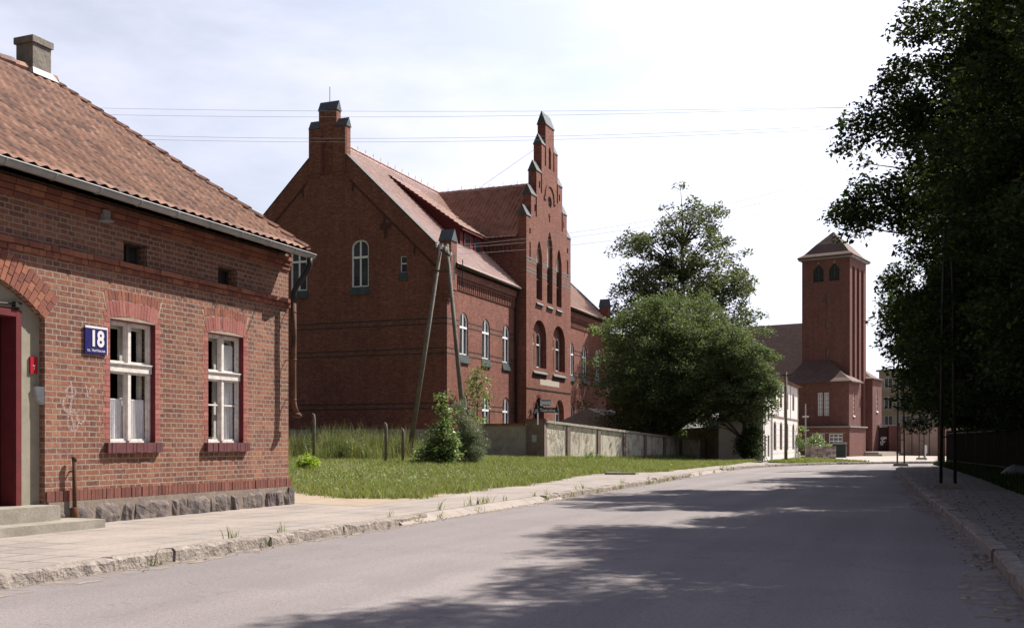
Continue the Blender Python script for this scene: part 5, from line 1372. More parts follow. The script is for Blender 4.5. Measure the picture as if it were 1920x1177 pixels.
# east block behind tower, nave
def lsolve(u, lx):
    a = (u - U0) / F; d = Vector((-SX + CX * a, CX + SX * a)); X_ = Vector((math.cos(CR), math.sin(CR))); Y_ = Vector((-math.sin(CR), math.cos(CR)))
    c = Vector((C0.x, C0.y)); t = (lx + c.dot(X_)) / d.dot(X_); return (d * t - c).dot(Y_)
e0, e1 = lsolve(1636, .66), lsolve(1653, .66)
pe2 = cpl('e', .66); ew = [window(pe2, CH, (e0 + e1) / 2, .4, 3.8 + .6, 6.6, trans=(4.9, 5.4, 5.9), mull=(), sill=m_upvc, **wk)]
mb = MB(); wall(pe2, [(e0, 0), (e1, 0), (e1, 7.5), (e0, 7.5)], ew, mb, .14); wall(cpl('s', e0), [(-5, 0), (.66, 0), (.66, 7.5), (-5, 7.5)], [], mb)
wall(Plane((0, e1, 0), (-1, 0, 0), (0, 1, 0)), [(-.66, 0), (5, 0), (5, 7.5), (-.66, 7.5)], [], mb)
mb.build('east_block', m_church, CH)
mb = MB(); pyr(mb, -5, .66, e0, e1, 0, [(.2, 7.5), (.22, 7.6), (-.3, 7.8), (-1.2, 8.5)]); mb.build('east_block_roof', m_tile_church, CH)
mb = MB(); mb.box(-30, -2.5, 3.0, 16, 0, 6.6); mb.build('nave', m_church, CH)
mb = MB(); mb.prism([(-31, 2.4, 6.5), (-31, 16.6, 6.5), (-31, 9.5, 14.0)], (27.5, 0, 0)); 
mb.build('nave_roof', m_tile_church, CH)
mb = MB(); mb.box(.0, 3.0, lsolve(1612, .5) - 1.5, e1, 0, .22); mb.box(.0, 2.6, lsolve(1612, .5) - 1.2, e1, .22, .4); mb.build('steps', m_plaza, CH)

GW = thing('gate_wall', 'brick gate wall with a dark painted gate right of the church', 'gate', (-3, 110, 0))
g1p, g2p, g3p = at(1646, 0, 104), at(1667, 0, 104), at(1689, 0, 104); g1p.z = g2p.z = g3p.z = 0
dd_ = (g3p - g2p).normalized(); pgw = Plane(g1p, dd_, (dd_.y, -dd_.x, 0))
mb = MB(); L_ = (g2p - g1p).length; L2_ = (g3p - g1p).length
pgw.box(mb, L_, L2_, 0, 2.95, 0, .5); mb.build('pier', m_church, GW)
mb = MB(); pgw.box(mb, -.6, L_, 0, 2.8, .3, .4); gt = mb.build('gate_leaf', rough_mat('brown_gate', (.035, .02, .02), (.05, .028, .026), 4), GW)
mb = MB(); 
for q in (loop(.55, 1.7, .13, .12), loop(.7, 1.5, .12, .16, 1, 6), loop(.5, 1.25, .1, .2, 2, 7), loop(.85, 1.75, .1, .08)): ribbon(mb, pgw, q, .09, .29)
mb.build('graffiti', m_white, gt)
mb = MB(); pgw.box(mb, -.7, L2_ + .1, 2.96, 3.05, -.1, .6); mb.build('coping', m_zinc, GW)
PW = thing('perimeter_wall', 'pale plastered wall closing the street right of the gate', 'wall', (0, 111, 0))
q0, q1 = at(1689.5, 0, 105), at(1762, 0, 100); q0.z = q1.z = 0; dq = (q1 - q0).normalized(); pqw = Plane(q0, dq, (dq.y, -dq.x, 0)); lq = (q1 - q0).length + 14
m_pale = rough_mat('pale_wall', (.42, .36, .325), (.50, .43, .39), .8, .9, .2, 8)
mb = MB(); pqw.box(mb, 0, lq, 0, 2.75, 0, .25); mb.build('panel', m_pale, PW)
mb = MB(); 
for k in range(9): pqw.box(mb, k * 2.4 + 1.5, k * 2.4 + 1.62, 0, 2.75, -.03, .0)
pqw.box(mb, 0, lq, 2.75, 2.86, -.05, .3); mb.build('pier', m_trim, PW)

# apartment block far behind
AB = thing('apartment_block', 'distant beige apartment block with rows of grey blue windows', 'building', (2, 155, 0))
a0 = at(1648, 0, 150); a1 = at(1790, 0, 142); a0.z = a1.z = 0; ad = (a1 - a0).normalized(); pa = Plane(a0, ad, (ad.y, -ad.x, 0)); la_ = (a1 - a0).length + 16
m_beige = rough_mat('beige_render', (.36, .335, .29), (.42, .39, .34), .3, .9, 0, 4)
ah = []
for r_ in range(4):
    for k in range(9):
        if r_ * 9 + k > 40: break
        ah.append(window(pa, AB, .9 + 1.5 + k * 2.6 - 1.0, 1.25, 1.0 + r_ * 2.7, 2.45 + r_ * 2.7, frame=m_upvc, glass=glass_mat('block_glass', (.06, .07, .09), .2, .05) if (r_ + k) == 0 else bpy.data.materials['block_glass'], t=.06, bar=.05, depth=.15))
mb = MB(); wall(pa, [(0, 0), (la_, 0), (la_, 11.5), (0, 11.5)], ah, mb, .15)
mb.box(a0.x, a0.x + .3, a0.y, a0.y + 9, 0, 11.49)
mb.build('wall', m_beige, AB)
mb = MB(); pa.box(mb, -.3, la_ + .3, 11.5, 11.75, -.3, 10); mb.build('roof', m_zinc, AB)
mb = MB(); 
for z in (2.62, 5.35, 8.05): pa.box(mb, 0, la_, z + .0, z + .5, -.05, -.003)
mb.build('render_band', rough_mat('ochre_band', (.36, .29, .20), (.40, .33, .24), 1), AB)

# stone wall, cross, bins by the church
SW = thing('stone_wall', 'low rubble stone wall in front of the church porch', 'wall', (-7.2, 82, 0))
w0, w1, w2 = at(1512, 0, 77), at(1543, 0, 77), at(1568, 0, 77.5)
mb = MB()
for p_, q_, t_ in ((w0, w1, 1.02), (w1, w2, 1.06)):
    d_ = Vector((q_.x - p_.x, q_.y - p_.y, 0)); l_ = d_.length; d_.normalize(); pz = Plane((p_.x, p_.y, 0), d_, (d_.y, -d_.x, 0))
    for r_ in range(5):
        u_ = 0.0
        while u_ < l_ - .02:
            s_ = min(random.uniform(.2, .38), l_ - u_); pz.box(mb, u_ + .01, u_ + s_ - .01, .02 + r_ * .2, .21 + r_ * .2 + random.uniform(-.01, .01), random.uniform(-.04, .03), .4); u_ += s_
mb.build('stones', m_stone if False else island_brick('rubble', [(0, (.24, .20, .18)), (.3, (.32, .27, .24)), (.6, (.18, .15, .15)), (.85, (.38, .33, .29))]), SW)
CB = thing('wayside_sign', 'thin grey post with a short crossboard in front of the church wing', 'sign post', tuple(at(1510.5, 862, 78.5))[:2] + (0,))
b_ = at(1510.5, 830, 78.5); mb = MB(); mb.tube([(b_.x, b_.y, 0), (b_.x, b_.y, 4.2)], .05, 6); mb.build('post', m_zinc, CB)
mb = MB(); q_ = at(1504, 781, 78.3); q2_ = at(1516.5, 781, 78.3); mb.tube([q_, q2_], .07, 4); mb.build('board', m_concrete, CB)
GB = thing('waste_bin', 'dark green waste bin beside the rubble stone wall', 'bin', tuple(at(1575, 0, 80))[:2] + (0.02,))
c_ = at(1575, 0, 80); mb = MB(); mb.box(c_.x - .5, c_.x + .45, c_.y - .35, c_.y + .35, .12, 1.15); mb.build('body', rough_mat('bin_green', (.02, .03, .028), (.03, .04, .035), 3, .5), GB)
mb = MB(); mb.hexa([(c_.x - .55, c_.y - .4, 1.16), (c_.x + .5, c_.y - .4, 1.16), (c_.x + .5, c_.y + .4, 1.16), (c_.x - .55, c_.y + .4, 1.16)], [(c_.x - .45, c_.y - .2, 1.3), (c_.x + .4, c_.y - .2, 1.3), (c_.x + .4, c_.y + .4, 1.3), (c_.x - .45, c_.y + .4, 1.3)]); mb.build('lid', m_blackmetal, GB)
c_ = at(1497.5, 0, 73.5); mb = MB(); mb.tube([(c_.x, c_.y, .06), (c_.x, c_.y, .5), (c_.x, c_.y, .62)], [.11, .11, .06], 8)
tag(mb.build('marker_post', m_white), 'small white marker post at the corner of the white house', 'bollard')
sb = at(1165, 889, 37.3); mb = MB(); mb.hexa([(sb.x - .55, sb.y - .25, .12), (sb.x + .55, sb.y - .1, .12), (sb.x + .55, sb.y + .35, .12), (sb.x - .5, sb.y + .25, .12)], [(sb.x - .55, sb.y - .25, .19), (sb.x + .55, sb.y - .1, .19), (sb.x + .55, sb.y + .35, .18), (sb.x - .5, sb.y + .25, .19)])
tag(mb.build('concrete_slab', m_concrete), 'loose pale concrete slab lying at the lawn edge', 'slab')

# ------------------------------------------------------------------ utility pole, wires
UP = thing('utility_pole', 'wooden A frame utility pole with white insulators before the school corner', 'pole', (-24, 46, .3))
pt = at(829, 462, 49); bl = at(764, 862, 49.6); br_ = at(877, 866, 48.4)
pt2 = at(836, 462, 49)
mb = MB(); mb.tube([Vector((bl.x, bl.y, .1)), pt + Vector((-.05, 0, .1))], [.125, .085], 10); mb.build('leg', m_polewood, UP, True)
mb = MB(); mb.tube([Vector((br_.x, br_.y, .1)), pt2 + Vector((.05, 0, .1))], [.125, .085], 10); mb.build('leg', m_polewood, UP, True)
mb = MB(); mb.tube([at(817, 506, 49), at(832, 506, 49)], .05, 6); mb.tube([at(792, 690, 49.2), at(856, 690, 48.8)], .0, 4)
mb = MB(); mb.tube([at(816, 508, 49), at(842, 508, 49)], .05, 6)
ca, cb_ = at(819, 464, 49.3), at(846, 481, 48.2); mb.tube([ca, cb_], .06, 4)
arm = mb.build('crossarm', m_wood_dark, UP)
ins_pts = [at(819, 459, 49.2), at(829, 462, 49.0), at(836, 466, 48.8), at(845, 477, 48.2)]
for p_ in ins_pts:
    mb = MB(); mb.tube([p_ - Vector((0, 0, .14)), p_, p_ + Vector((0, 0, .05)), p_ + Vector((0, 0, .12))], [.02, .07, .05, .07], 8); mb.build('insulator', m_white, arm)
mb = MB()
for k in range(9): pass
def cable(pts, sag, label, r_=.012, seg=14):
    mb = MB()
    for a_, b_ in zip(pts, pts[1:]):
        a_, b_ = Vector(a_), Vector(b_); P_ = []
        for i in range(seg + 1):
            t = i / seg; p = a_.lerp(b_, t); p.z -= sag * 4 * t * (1 - t); P_.append(p)
        mb.tube(P_, r_, 4, False)
    o = mb.build('overhead_cable', m_dust); tag(o, label, 'cable', 'overhead cables against the sky'); return o
cable([at(60, 200, 52), at(1740, 198, 44)], .25, 'topmost of the four long cables crossing the whole sky', .0065)
cable([at(60, 212, 52), at(1740, 196, 44)], .35, 'second highest of the long cables crossing the sky', .0065)
cable([at(120, 250, 50), at(1720, 228, 43)], .45, 'third highest of the long cables, level with the school finial', .0065)
cable([at(120, 257, 50), at(1720, 234, 43)], .45, 'lowest of the four long cables crossing the sky', .0065)
cable([ins_pts[1], at(1700, 282, 60)], .9, 'upper cable running from the utility pole insulators towards the right trees', .0065)
cable([ins_pts[2], at(1700, 300, 60)], .9, 'middle cable running from the utility pole insulators towards the right trees', .0065)
cable([ins_pts[3], at(1700, 322, 60)], .9, 'lower cable running from the utility pole insulators towards the right trees', .0065)

# thin pole in front of the white house
ph_ = at(1473.5, 866, 68); PH = thing('wooden_pole', 'thin brown wooden pole standing before the white house', 'pole', (ph_.x, ph_.y, .05))
mb = MB(); mb.tube([(ph_.x, ph_.y, .05), (ph_.x, ph_.y, at(0, 697, 68).z)], [.11, .08], 8); mb.build('shaft', m_polewood, PH, True)
mb = MB(); mb.box(ph_.x - .25, ph_.x + .5, ph_.y - .05, ph_.y + .05, at(0, 705, 68).z, at(0, 702, 68).z); mb.build('crossarm', m_wood_dark, PH)

# fence posts in the weeds
for (u_, vt, d_, lab) in ((588, 775, 41.5, 'tallest weathered post in the weeds, nearest to the brick house'), (723, 792, 41.5, 'weathered wooden post in the weeds below the middle of the school gable'), (755, 803, 43, 'shorter weathered post in the weeds near the utility pole')):
    p_ = at(u_, vt, d_); mb = MB(); mb.tube([(p_.x, p_.y, .2), (p_.x + .02, p_.y, p_.z - .2), (p_.x, p_.y, p_.z - .05), (p_.x - .06, p_.y, p_.z)], [.06, .065, .055, .03], 8)
    tag(mb.build('fence_post', m_polewood, None, True), lab, 'post', 'old fence posts in the weeds')

# ------------------------------------------------------------------ twin pole street lamps on the right
def lamp(u, v, d, h, label, sgn=1):
    p = at(u, v, d); X_, Y_ = p.x, p.y
    T = thing('street_lamp', label, 'street lamp', (X_, Y_, .12), group='twin pole lamps along the right pavement')
    w = .165
    mb = MB(); mb.hexa([(X_ - .38, Y_ - .28, .1), (X_ + .38, Y_ - .28, .1), (X_ + .38, Y_ + .28, .1), (X_ - .38, Y_ + .28, .1)], [(X_ - .31, Y_ - .2, .24), (X_ + .31, Y_ - .2, .24), (X_ + .31, Y_ + .2, .24), (X_ - .31, Y_ + .2, .24)])
    mb.build('base', m_concrete, T)
    for s in (-1, 1):
        mb = MB(); mb.tube([(X_ + s * w, Y_, .22), (X_ + s * w * .75, Y_, h * .6), (X_ + s * .05, Y_, h)], [.04, .036, .03], 8); mb.build('pole', m_blackmetal, T, True)
    mb = MB()
    z = 1.4
    while z < h - .6: mb.tube([(X_ - w * .9, Y_, z), (X_ + w * .9, Y_, z)], .016, 5); z += 1.5
    mb.build('rung', m_blackmetal, T)
    mb = MB(); mb.tube([(X_, Y_, h - .05), (X_ - .1 * sgn, Y_ - .02, h + .25), (X_ - .45 * sgn, Y_ - .1, h + .42)], .03, 6); a_ = mb.build('arm', m_blackmetal, T)
    mb = MB()
    hd = [(X_ - .35 * sgn, Y_ - .08, h + .40), (X_ - .45 * sgn, Y_ - .1, h + .43), (X_ - .85 * sgn, Y_ - .2, h + .60), (X_ - 1.05 * sgn, Y_ - .25, h + .68)]
    mb.tube(hd, [.05, .1, .13, .06], 8); mb.build('lamp_head', m_greyblue, a_, True)
    return T
lamp(1777.5, 0, 26.0, 7.6, 'nearest twin pole street lamp on the right pavement, rising into the foliage', -1)
lamp(1689, 0, 51.5, 7.45, 'twin pole street lamp at the bend of the right kerb, its head showing among leaves')
lamp(1728, 0, 72, 7.2, 'farthest twin pole street lamp beyond the side street, before the pale wall')
ra, rb_ = at(1690, 813, 60), at(1727, 812, 72)
p_ = at(1735, 0, 74); mb = MB(); mb.box(p_.x - .1, p_.x + .12, p_.y - .1, p_.y + .1, .5, 1.1); mb.tube([(p_.x, p_.y, .02), (p_.x, p_.y, .55)], .04, 6)
tag(mb.build('litter_box', m_white), 'small white box on a short stand by the farthest lamp', 'box')
p_ = at(1903, 889, 33); mb = MB()
nn = 9; Vv = []
for i in range(nn):
    for j in range(12):
        t = math.pi * i / (nn - 1); q = 2 * math.pi * j / 12; k = 1 + .18 * math.sin(3 * q + i) + .1 * random.random()
        Vv.append((p_.x + .34 * k * math.sin(t) * math.cos(q), p_.y + .25 * k * math.sin(t) * math.sin(q), .30 + .22 * k * math.cos(t)))
mb.add(Vv, [(i * 12 + j, i * 12 + (j + 1) % 12, (i + 1) * 12 + (j + 1) % 12, (i + 1) * 12 + j) for i in range(nn - 1) for j in range(12)])
tag(mb.build('rubbish_bag', rough_mat('grey_plastic', (.25, .26, .28), (.35, .36, .38), 5, .4, .3, 12), None, True), 'pale grey rubbish bag dumped in the grass by the fence', 'bag')

# fence on the right
FN = thing('metal_fence', 'dark metal fence with upright bars behind the right grass strip', 'fence', (3.6, 30, .12))
fx_ = lambda y_: lerp_tab([(8, 3.9), (34, 3.4), (46, 2.2), (57, .85)], y_)
fb, fpst = MB(), MB()
y = 8.0; k = 0
while y < 57:
    x = fx_(y)
    fb.box(x - .012, x + .012, y - .012, y + .012, .2, 1.85)
    if k % 16 == 0: fpst = MB(); fpst.box(x - .04, x + .04, y - .04, y + .04, .1, 2.05); fpst.build('post', m_blackmetal, FN)
    y += .14; k += 1
o_ = fb.build('bars', m_blackmetal, FN); o_['kind'] = 'stuff'
fb = MB()
for z in (.35, 1.7):
    for ya_, yb_ in ((8, 34), (34, 46), (46, 57)):
        xa_, xb_ = fx_(ya_), fx_(yb_); fb.hexa([(xa_ - .02, ya_, z), (xa_ + .02, ya_, z), (xb_ + .02, yb_, z), (xb_ - .02, yb_, z)], [(xa_ - .02, ya_, z + .04), (xa_ + .02, ya_, z + .04), (xb_ + .02, yb_, z + .04), (xb_ - .02, yb_, z + .04)])
fb.build('rail', m_blackmetal, FN)
mb = MB(); mb.box(.45, .8, 57.1, 57.45, .1, 2.2); mb.box(.41, .84, 57.06, 57.49, 2.2, 2.28); tag(mb.build('brick_pier', m_church), 'brick gatepost at the far end of the dark fence', 'gatepost')

# ------------------------------------------------------------------ trees
def leaves_np_(): pass
def leaves_np(C, size, up=.35, droop=0.0, asp=.55):
    n = len(C)
    d = rng.normal(size=(n, 3)); d[:, 2] = d[:, 2] * .5 - droop; d /= np.linalg.norm(d, axis=1, keepdims=True)
    nn = rng.normal(size=(n, 3)) * .8; nn[:, 2] += up * 3; w = np.cross(d, nn); w /= np.linalg.norm(w, axis=1, keepdims=True) + 1e-9
    nrm = np.cross(w, d); s = size * rng.uniform(.6, 1.35, (n, 1))
    v0 = C; v1 = C + d * s * .5 + w * s * asp * .5 + nrm * s * .06; v2 = C + d * s; v3 = C + d * s * .5 - w * s * asp * .5 + nrm * s * .06
    return np.stack([v0, v1, v2, v3], 1).reshape(-1, 3)
def make_tree(name, label, cat, base, blobs, n_cl, per, leaf, mat, trunk_h=3, tr=.2, cl_r=.75, fill=.35, group=None, up=.35, droop=0.0, seed=1, cl_flat=.6, zmin=None, trunks=1, shell=2.4, irr=.12):
    global rng
    rng = np.random.default_rng(seed); rr = random.Random(seed)
    T = thing(name, label, cat, base, 0, group)
    B_ = np.array([[*b] for b in blobs], float)          # cx,cy,cz,rx,ry,rz (relative to base)
    vol = B_[:, 3] * B_[:, 4] * B_[:, 5]; idx = rng.choice(len(B_), n_cl, p=vol / vol.sum())
    d = rng.normal(size=(n_cl, 3)); d /= np.linalg.norm(d, axis=1, keepdims=True)
    rad = np.where(rng.random(n_cl) < fill, rng.random(n_cl) ** .5 * .8, rng.random(n_cl) ** (1 / (shell * 3)))
    rad = rad * (1 + rng.normal(0, irr, n_cl))
    Cn = B_[idx, :3] + d * rad[:, None] * B_[idx, 3:]
    if zmin is not None: Cn = Cn[Cn[:, 2] > zmin]
    m = len(Cn)
    sz = cl_r * rng.uniform(.55, 1.35, m)
    cnt = np.maximum(4, (per * (sz / cl_r) ** 2 * rng.uniform(.6, 1.3, m))).astype(int)
    own = np.repeat(np.arange(m), cnt); tot = len(own)
    off = rng.normal(size=(tot, 3)); off /= np.linalg.norm(off, axis=1, keepdims=True); off *= (rng.random((tot, 1)) ** .45)
    # twigs inside each clump: leaves gathered on a few rays
    off[:, 2] *= cl_flat
    Lp = Cn[own] + off * sz[own][:, None]
    Lp[:, 2] -= (off[:, 0] ** 2 + off[:, 1] ** 2) * sz[own] * .25
    base_v = np.array(base)
    npmesh('crown', leaves_np(Lp, leaf, up, droop) + base_v, np.arange(4 * tot).reshape(-1, 4), mat, T)
    mb = MB(); b0 = Vector(base); top = max(b[2] + b[5] * .55 for b in blobs)
    cx0 = sum(b[0] * b[3] for b in blobs) / sum(b[3] for b in blobs); cy0 = sum(b[1] * b[3] for b in blobs) / sum(b[3] for b in blobs)
    spine = []
    for k in range(trunks):
        ox, oy = (0, 0) if trunks == 1 else (rr.uniform(-.5, .5), rr.uniform(-.3, .3))
        P_ = []
        for i in range(8):
            t = i / 7; P_.append(b0 + Vector((ox + cx0 * t * t + rr.uniform(-.1, .1) * t, oy + cy0 * t * t + rr.uniform(-.1, .1) * t, (top) * t)))
        mb.tube(P_, [tr * (1.25 if i == 0 else 1) * (1 - .85 * i / 7) / (1 if trunks == 1 else 1.5) for i in range(8)], 8); spine.append(P_)
    for i in range(0, m, max(1, m // 150)):
        tgt = b0 + Vector(Cn[i]); sp_ = spine[i % trunks]
        j = min(7, max(1, int((max(tgt.z - b0.z - (tgt - b0).xy.length * .45, trunk_h * .7)) / top * 7))); s0 = sp_[j] if j < 7 else sp_[6]
        mid = s0.lerp(tgt, .5) + Vector((rr.uniform(-.2, .2), rr.uniform(-.2, .2), .12 * (tgt - s0).length)); r0 = tr * .33 * (1 - .5 * j / 7)
        mb.tube([s0, s0.lerp(mid, .5) + Vector((0, 0, .05)), mid, mid.lerp(tgt, .6), tgt], [r0, r0 * .8, r0 * .55, r0 * .35, r0 * .12], 5, False)
    mb.build('trunk', m_bark, T, True)
    return T
G = 'large lime trees along the right pavement'
rt = [
 (5.0, 14.8, 14.4, 3.9, 21, 'nearest big dark tree at the right edge, mostly outside the picture'),
 (4.7, 21.8, 14.4, 4.2, 22, 'second big dark tree on the right, filling the upper right corner'),
 (4.6, 31.5, 12.6, 5.6, 23, 'third big tree on the right, whose branches reach left over the road'),
 (4.2, 42.0, 11.8, 5.2, 24, 'fourth big tree on the right, behind the near street lamp'),
 (3.8, 51.5, 10.5, 4.6, 25, 'farthest big tree of the right row, beside the bend'),
]
for x, y, h, r_, sd_, lab in rt:
    bl_ = [(0, 0, h * .60, r_, r_, h * .38), (-.6, -.5, h * .34, r_ * .86, r_ * .95, h * .22), (.5, .3, h * .84, r_ * .6, r_ * .6, h * .17)]
    if sd_ == 22: bl_ += [(-3.0, 1.2, 6.6, 1.9, 1.9, 1.9)]
    if sd_ == 23: bl_ += [(-5.6, .5, 8.0, 2.1, 1.8, .7), (-5.0, -.5, 10.0, 2.0, 1.8, 1.5), (-3.4, 0, 11.2, 2.5, 2.4, 2.2), (-2.3, 0, 12.8, 2.6, 2.6, 2.3), (-4.6, 2.5, 5.0, 1.8, 2.0, 1.3)]
    if sd_ == 24: bl_ += [(-4.6, -.5, 5.4, 1.7, 1.8, 1.3), (-3.6, .5, 3.4, 1.5, 1.8, 1.3)]
    if sd_ == 25: bl_ += [(-3.0, -1.0, 4.2, 1.8, 1.8, 1.4)]
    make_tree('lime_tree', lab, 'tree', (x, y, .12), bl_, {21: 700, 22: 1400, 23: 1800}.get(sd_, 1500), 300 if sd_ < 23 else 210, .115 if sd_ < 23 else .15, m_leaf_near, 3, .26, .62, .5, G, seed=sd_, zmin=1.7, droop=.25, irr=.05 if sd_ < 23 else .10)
# hedge behind fence
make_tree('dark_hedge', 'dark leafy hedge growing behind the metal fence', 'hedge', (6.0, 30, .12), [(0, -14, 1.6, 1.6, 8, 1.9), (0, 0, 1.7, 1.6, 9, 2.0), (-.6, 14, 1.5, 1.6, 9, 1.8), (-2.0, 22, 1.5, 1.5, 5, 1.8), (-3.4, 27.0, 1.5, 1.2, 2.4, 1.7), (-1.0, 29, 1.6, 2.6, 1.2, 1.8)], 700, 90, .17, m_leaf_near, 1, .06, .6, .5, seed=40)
# middle trees
make_tree('tall_ash_tree', 'tallest loose crowned tree rising behind the school and lower trees', 'tree', (-20.3, 91.5, 0), [(0, 0, 15.5, 5.0, 5.2, 6.6), (-3.6, -1, 16.5, 3.0, 3, 4.6), (3.9, -.5, 13.2, 3.4, 3.4, 4.4), (.3, 0, 20.0, 3.4, 3.2, 3.0), (-2.6, 0, 12.5, 3.4, 3, 3.5), (2.6, 0, 11.2, 4.2, 3.5, 3.6), (5.4, 0, 15.6, 1.7, 2, 1.6), (-4.6, -2, 11.5, 2.6, 2.6, 3.2)], 430, 105, .28, m_leaf_tall, 6, .42, .95, .3, seed=31, droop=.1, shell=1.2, irr=.16)
make_tree('spreading_tree', 'broad bright green tree overhanging the painted wall', 'tree', (-16.9, 70.6, .1), [(.5, -1, 6.9, 4.3, 4.8, 4.4), (-1.5, -2.6, 4.9, 3.1, 3.6, 2.9), (3.4, -1.2, 5.6, 3.6, 4.0, 3.4), (1.0, 0, 10.2, 2.8, 2.8, 2.3), (-1.9, -1, 8.8, 2.2, 2.2, 2.4), (2.6, -1.5, 8.6, 1.8, 2, 1.6), (4.9, -1.6, 4.4, 2.6, 2.4, 2.0), (.4, -2.0, 3.0, 4.0, 3.0, 1.5)], 760, 150, .165, m_leaf_mid, 1.8, .22, .78, .35, seed=32, droop=.35, up=.5, zmin=1.5, trunks=2)
make_tree('round_maple_tree', 'round dark green tree left of the white house', 'tree', (-10.7, 66.3, .1), [(0, 0, 5.4, 2.0, 2.0, 2.9), (-1.5, 0, 6.9, 1.8, 1.8, 2.1), (1.0, .0, 4.0, 1.3, 1.4, 1.4), (-1.9, 0, 4.0, 1.5, 1.5, 1.7)], 240, 130, .17, m_leaf_mid, 1.6, .15, .55, .35, seed=33, zmin=1.2)
make_tree('dark_bush', 'dark bush at the foot of the tree where the painted wall ends', 'bush', (-10.3, 66.4, .1), [(0, 0, 1.2, .9, .8, 1.3)], 60, 90, .14, m_leaf_near, .4, .05, .4, .4, seed=34)
make_tree('shade_tree', 'dark tree between the school end and the broad green tree', 'tree', (-18.9, 75.5, .1), [(0, 0, 6.0, 2.6, 3.0, 3.6), (-1.0, 0, 4.0, 2.2, 2.4, 2.8), (1.4, 0, 3.4, 2.6, 3.0, 2.2)], 300, 100, .22, m_leaf_tall, 1.6, .2, .8, .35, seed=35, zmin=1.2)
make_tree('slender_tree', 'thin yellowish tree in front of the school end pier', 'tree', (-20.4, 71.0, .1), [(-.6, 0, 9.2, 1.2, 1.2, 1.1), (.6, 0, 7.4, 1.0, 1.0, 1.2), (-1.4, 0, 7.0, 1.0, 1, 1.0)], 46, 50, .18, m_leaf_bush, 3, .09, .5, .2, seed=36)
make_tree('elder_bush', 'pale leaved elder bush beside the utility pole', 'bush', (at(828, 0, 42).x, at(828, 0, 42).y, .25), [(0, 0, 1.0, .62, .6, .95), (.1, 0, 2.25, .40, .4, .78), (-.75, .2, .55, .5, .6, .5), (.6, 0, .7, .45, .5, .6)], 120, 34, .15, m_leaf_bush, .5, .05, .30, .2, seed=37, droop=.3)
make_tree('feathery_shrub', 'grey green feathery shrub right of the elder bush before the wall', 'bush', (at(882, 0, 43).x, at(882, 0, 43).y, .25), [(0, 0, 1.1, .60, .7, 1.0), (-.35, 0, 2.1, .42, .5, .6)], 150, 200, .045, m_leaf_grey, .4, .04, .25, .4, seed=38)
make_tree('climber', 'thin climbing plant with yellowish leaves against the school front', 'plant', (-24.6, 56.0, .2), [(0, 0, 3.6, .7, .8, 1.7), (.1, .1, 5.0, .5, .5, .8)], 50, 30, .16, m_leaf_bush, .8, .05, .4, .2, seed=39)
make_tree('wall_shrub', 'small green shrub at the foot of the painted wall', 'bush', (-17.0, 54.2, .12), [(0, 0, .35, .55, .5, .35)], 24, 50, .1, m_leaf_bush, .2, .03, .22, .3, seed=41)
make_tree('church_bush', 'green bush behind the rubble stone wall', 'bush', (at(1534, 0, 82).x, at(1534, 0, 82).y, .05), [(0, 0, 1.0, 1.0, .8, .75), (-1.6, .5, 1.3, .7, .6, 1.2)], 60, 60, .14, m_leaf_bush, .4, .04, .36, .3, seed=42)
make_tree('distant_tree', 'tree top showing above the brick house roof', 'tree', (-60, 92, .1), [(0, 0, 18.0, 4.5, 4, 3.8), (3.2, 0, 16.5, 3, 3, 3)], 120, 70, .4, m_leaf_tall, 9, .4, 1.1, .3, seed=43)
rngw = random.Random(77)
wb = []
for k in range(44):
    wx = -22.6 - 20 * rngw.random(); wb.append((wx + 30, rngw.uniform(-4.5, 5.0), .4 + .35 * rngw.random(), .55, .55, .4 + .55 * rngw.random()))
hw = make_tree('herb_clumps', 'leafy nettles and thistles mixed into the tall weeds', 'weeds', (-30, 45, .42), wb, 1300, 46, .07, m_leaf_mid, .2, .015, .24, .5, seed=51, up=.2, shell=1.0)
for o_ in list(hw.children):
    if o_.name.startswith('trunk'): o_.name = 'stems'
for (bx_, by_, hh_, sd_, lab_) in ((-23.6, 39.6, 1.0, 61, 'knee high green nettle clump in the weeds left of the elder bush'), (-31.5, 40.0, .9, 62, 'leafy clump at the foot of the middle fence post'), (-34.0, 41.5, 1.2, 63, 'tallest leafy clump in the weeds close to the brick house')):
    make_tree('nettle_clump', lab_, 'plant', (bx_, by_, .35), [(0, 0, hh_ * .55, .8, .7, hh_ * .5)], 50, 50, .09, m_leaf_bush, .3, .02, .25, .4, seed=sd_, group='leafy clumps in the weeds')
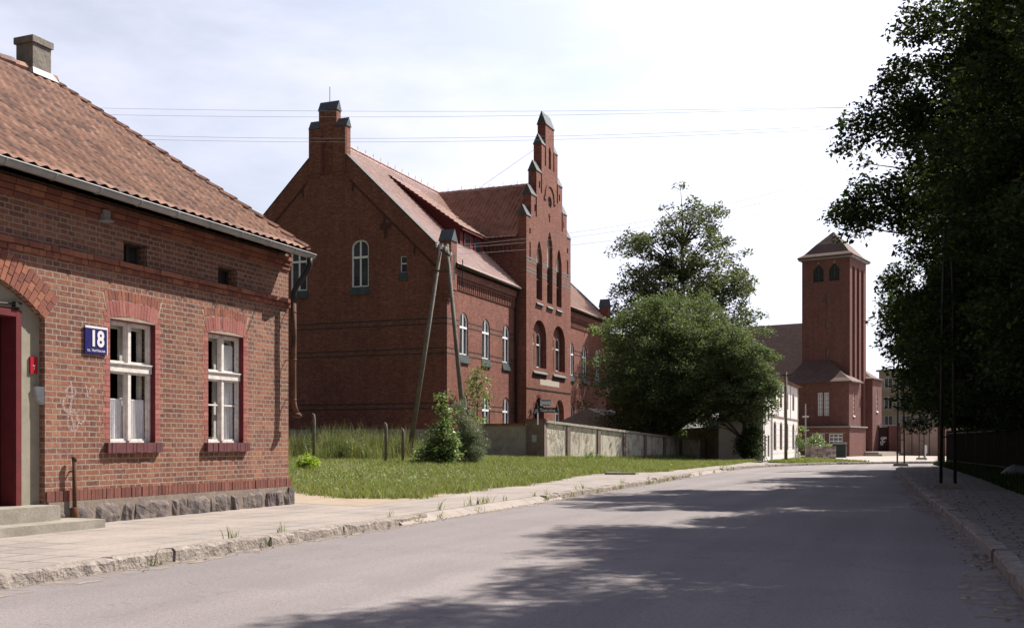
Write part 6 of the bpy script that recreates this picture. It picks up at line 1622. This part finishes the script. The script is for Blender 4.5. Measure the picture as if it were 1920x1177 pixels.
make_tree('yellow_green_weed', 'bright yellow green leafy weed beside the first fence post', 'plant', (at(575, 860, 36).x, at(575, 860, 36).y, .3), [(0, 0, .25, .45, .4, .25)], 16, 40, .12, leaf_mat('lime_weed', [(0, (.22, .32, .03)), (1, (.34, .42, .06))], .35), .2, .02, .2, .3, seed=44)
# background trees beyond the side street and behind the far wall, right
make_tree('background_tree', 'tree behind the pale wall right of the apartment block', 'tree', (9, 96, .1), [(0, 0, 5.5, 4.5, 4, 4.2)], 140, 80, .3, m_leaf_tall, 2, .25, 1.0, .35, seed=45)

# broad leaved weeds in the lawn and ragged tufts along its edge
rng = np.random.default_rng(99)
lp = []
while len(lp) < 900:
    x = -9.9 - 22 * random.random() ** 1.3; y = 18.6 + 34 * random.random() ** 1.2
    if x > lerp_tab(LB, y) + .1 or y < yfront(x) or behind_wall(x, y): continue
    k_ = random.randint(4, 10); z0 = lawnz(x, y) + .02
    for q in range(k_): lp.append((x + random.gauss(0, .07), y + random.gauss(0, .07), z0 + random.random() * .1))
Lv = leaves_np(np.array(lp), .11, .8, -.2, .5)
tag(npmesh('lawn_weeds', Lv, np.arange(len(Lv)).reshape(-1, 4), m_leaf_bush), 'broad leaved weeds scattered through the lawn', 'weeds', kind='stuff')
ep = []
for k_ in range(150):
    y = 18.4 + 40 * random.random(); x = lerp_tab(LB, y) + random.gauss(.02, .13)
    for q in range(random.randint(25, 70)): ep.append((x + random.gauss(0, .10), y + random.gauss(0, .14), .12))
for k_ in range(70):
    x = -10.2 - 12 * random.random(); y = yfront(x) + random.gauss(-.05, .15)
    for q in range(random.randint(25, 60)): ep.append((x + random.gauss(0, .12), y + random.gauss(0, .1), .12))
for k_ in range(46):     # tufts in the left gutter and at the kerb
    y = 8 + 40 * random.random(); x = lerp_tab(KL, y) + random.choice([.03, -.2])
    for q in range(random.randint(6, 18)): ep.append((x + random.gauss(0, .02), y + random.gauss(0, .09), .0 if x > lerp_tab(KL, y) else .11))
blades('edge_tufts', ep, .05, .2, .012, m_grass, .9, 'ragged grass tufts along the lawn edge and left kerb', 'grass')
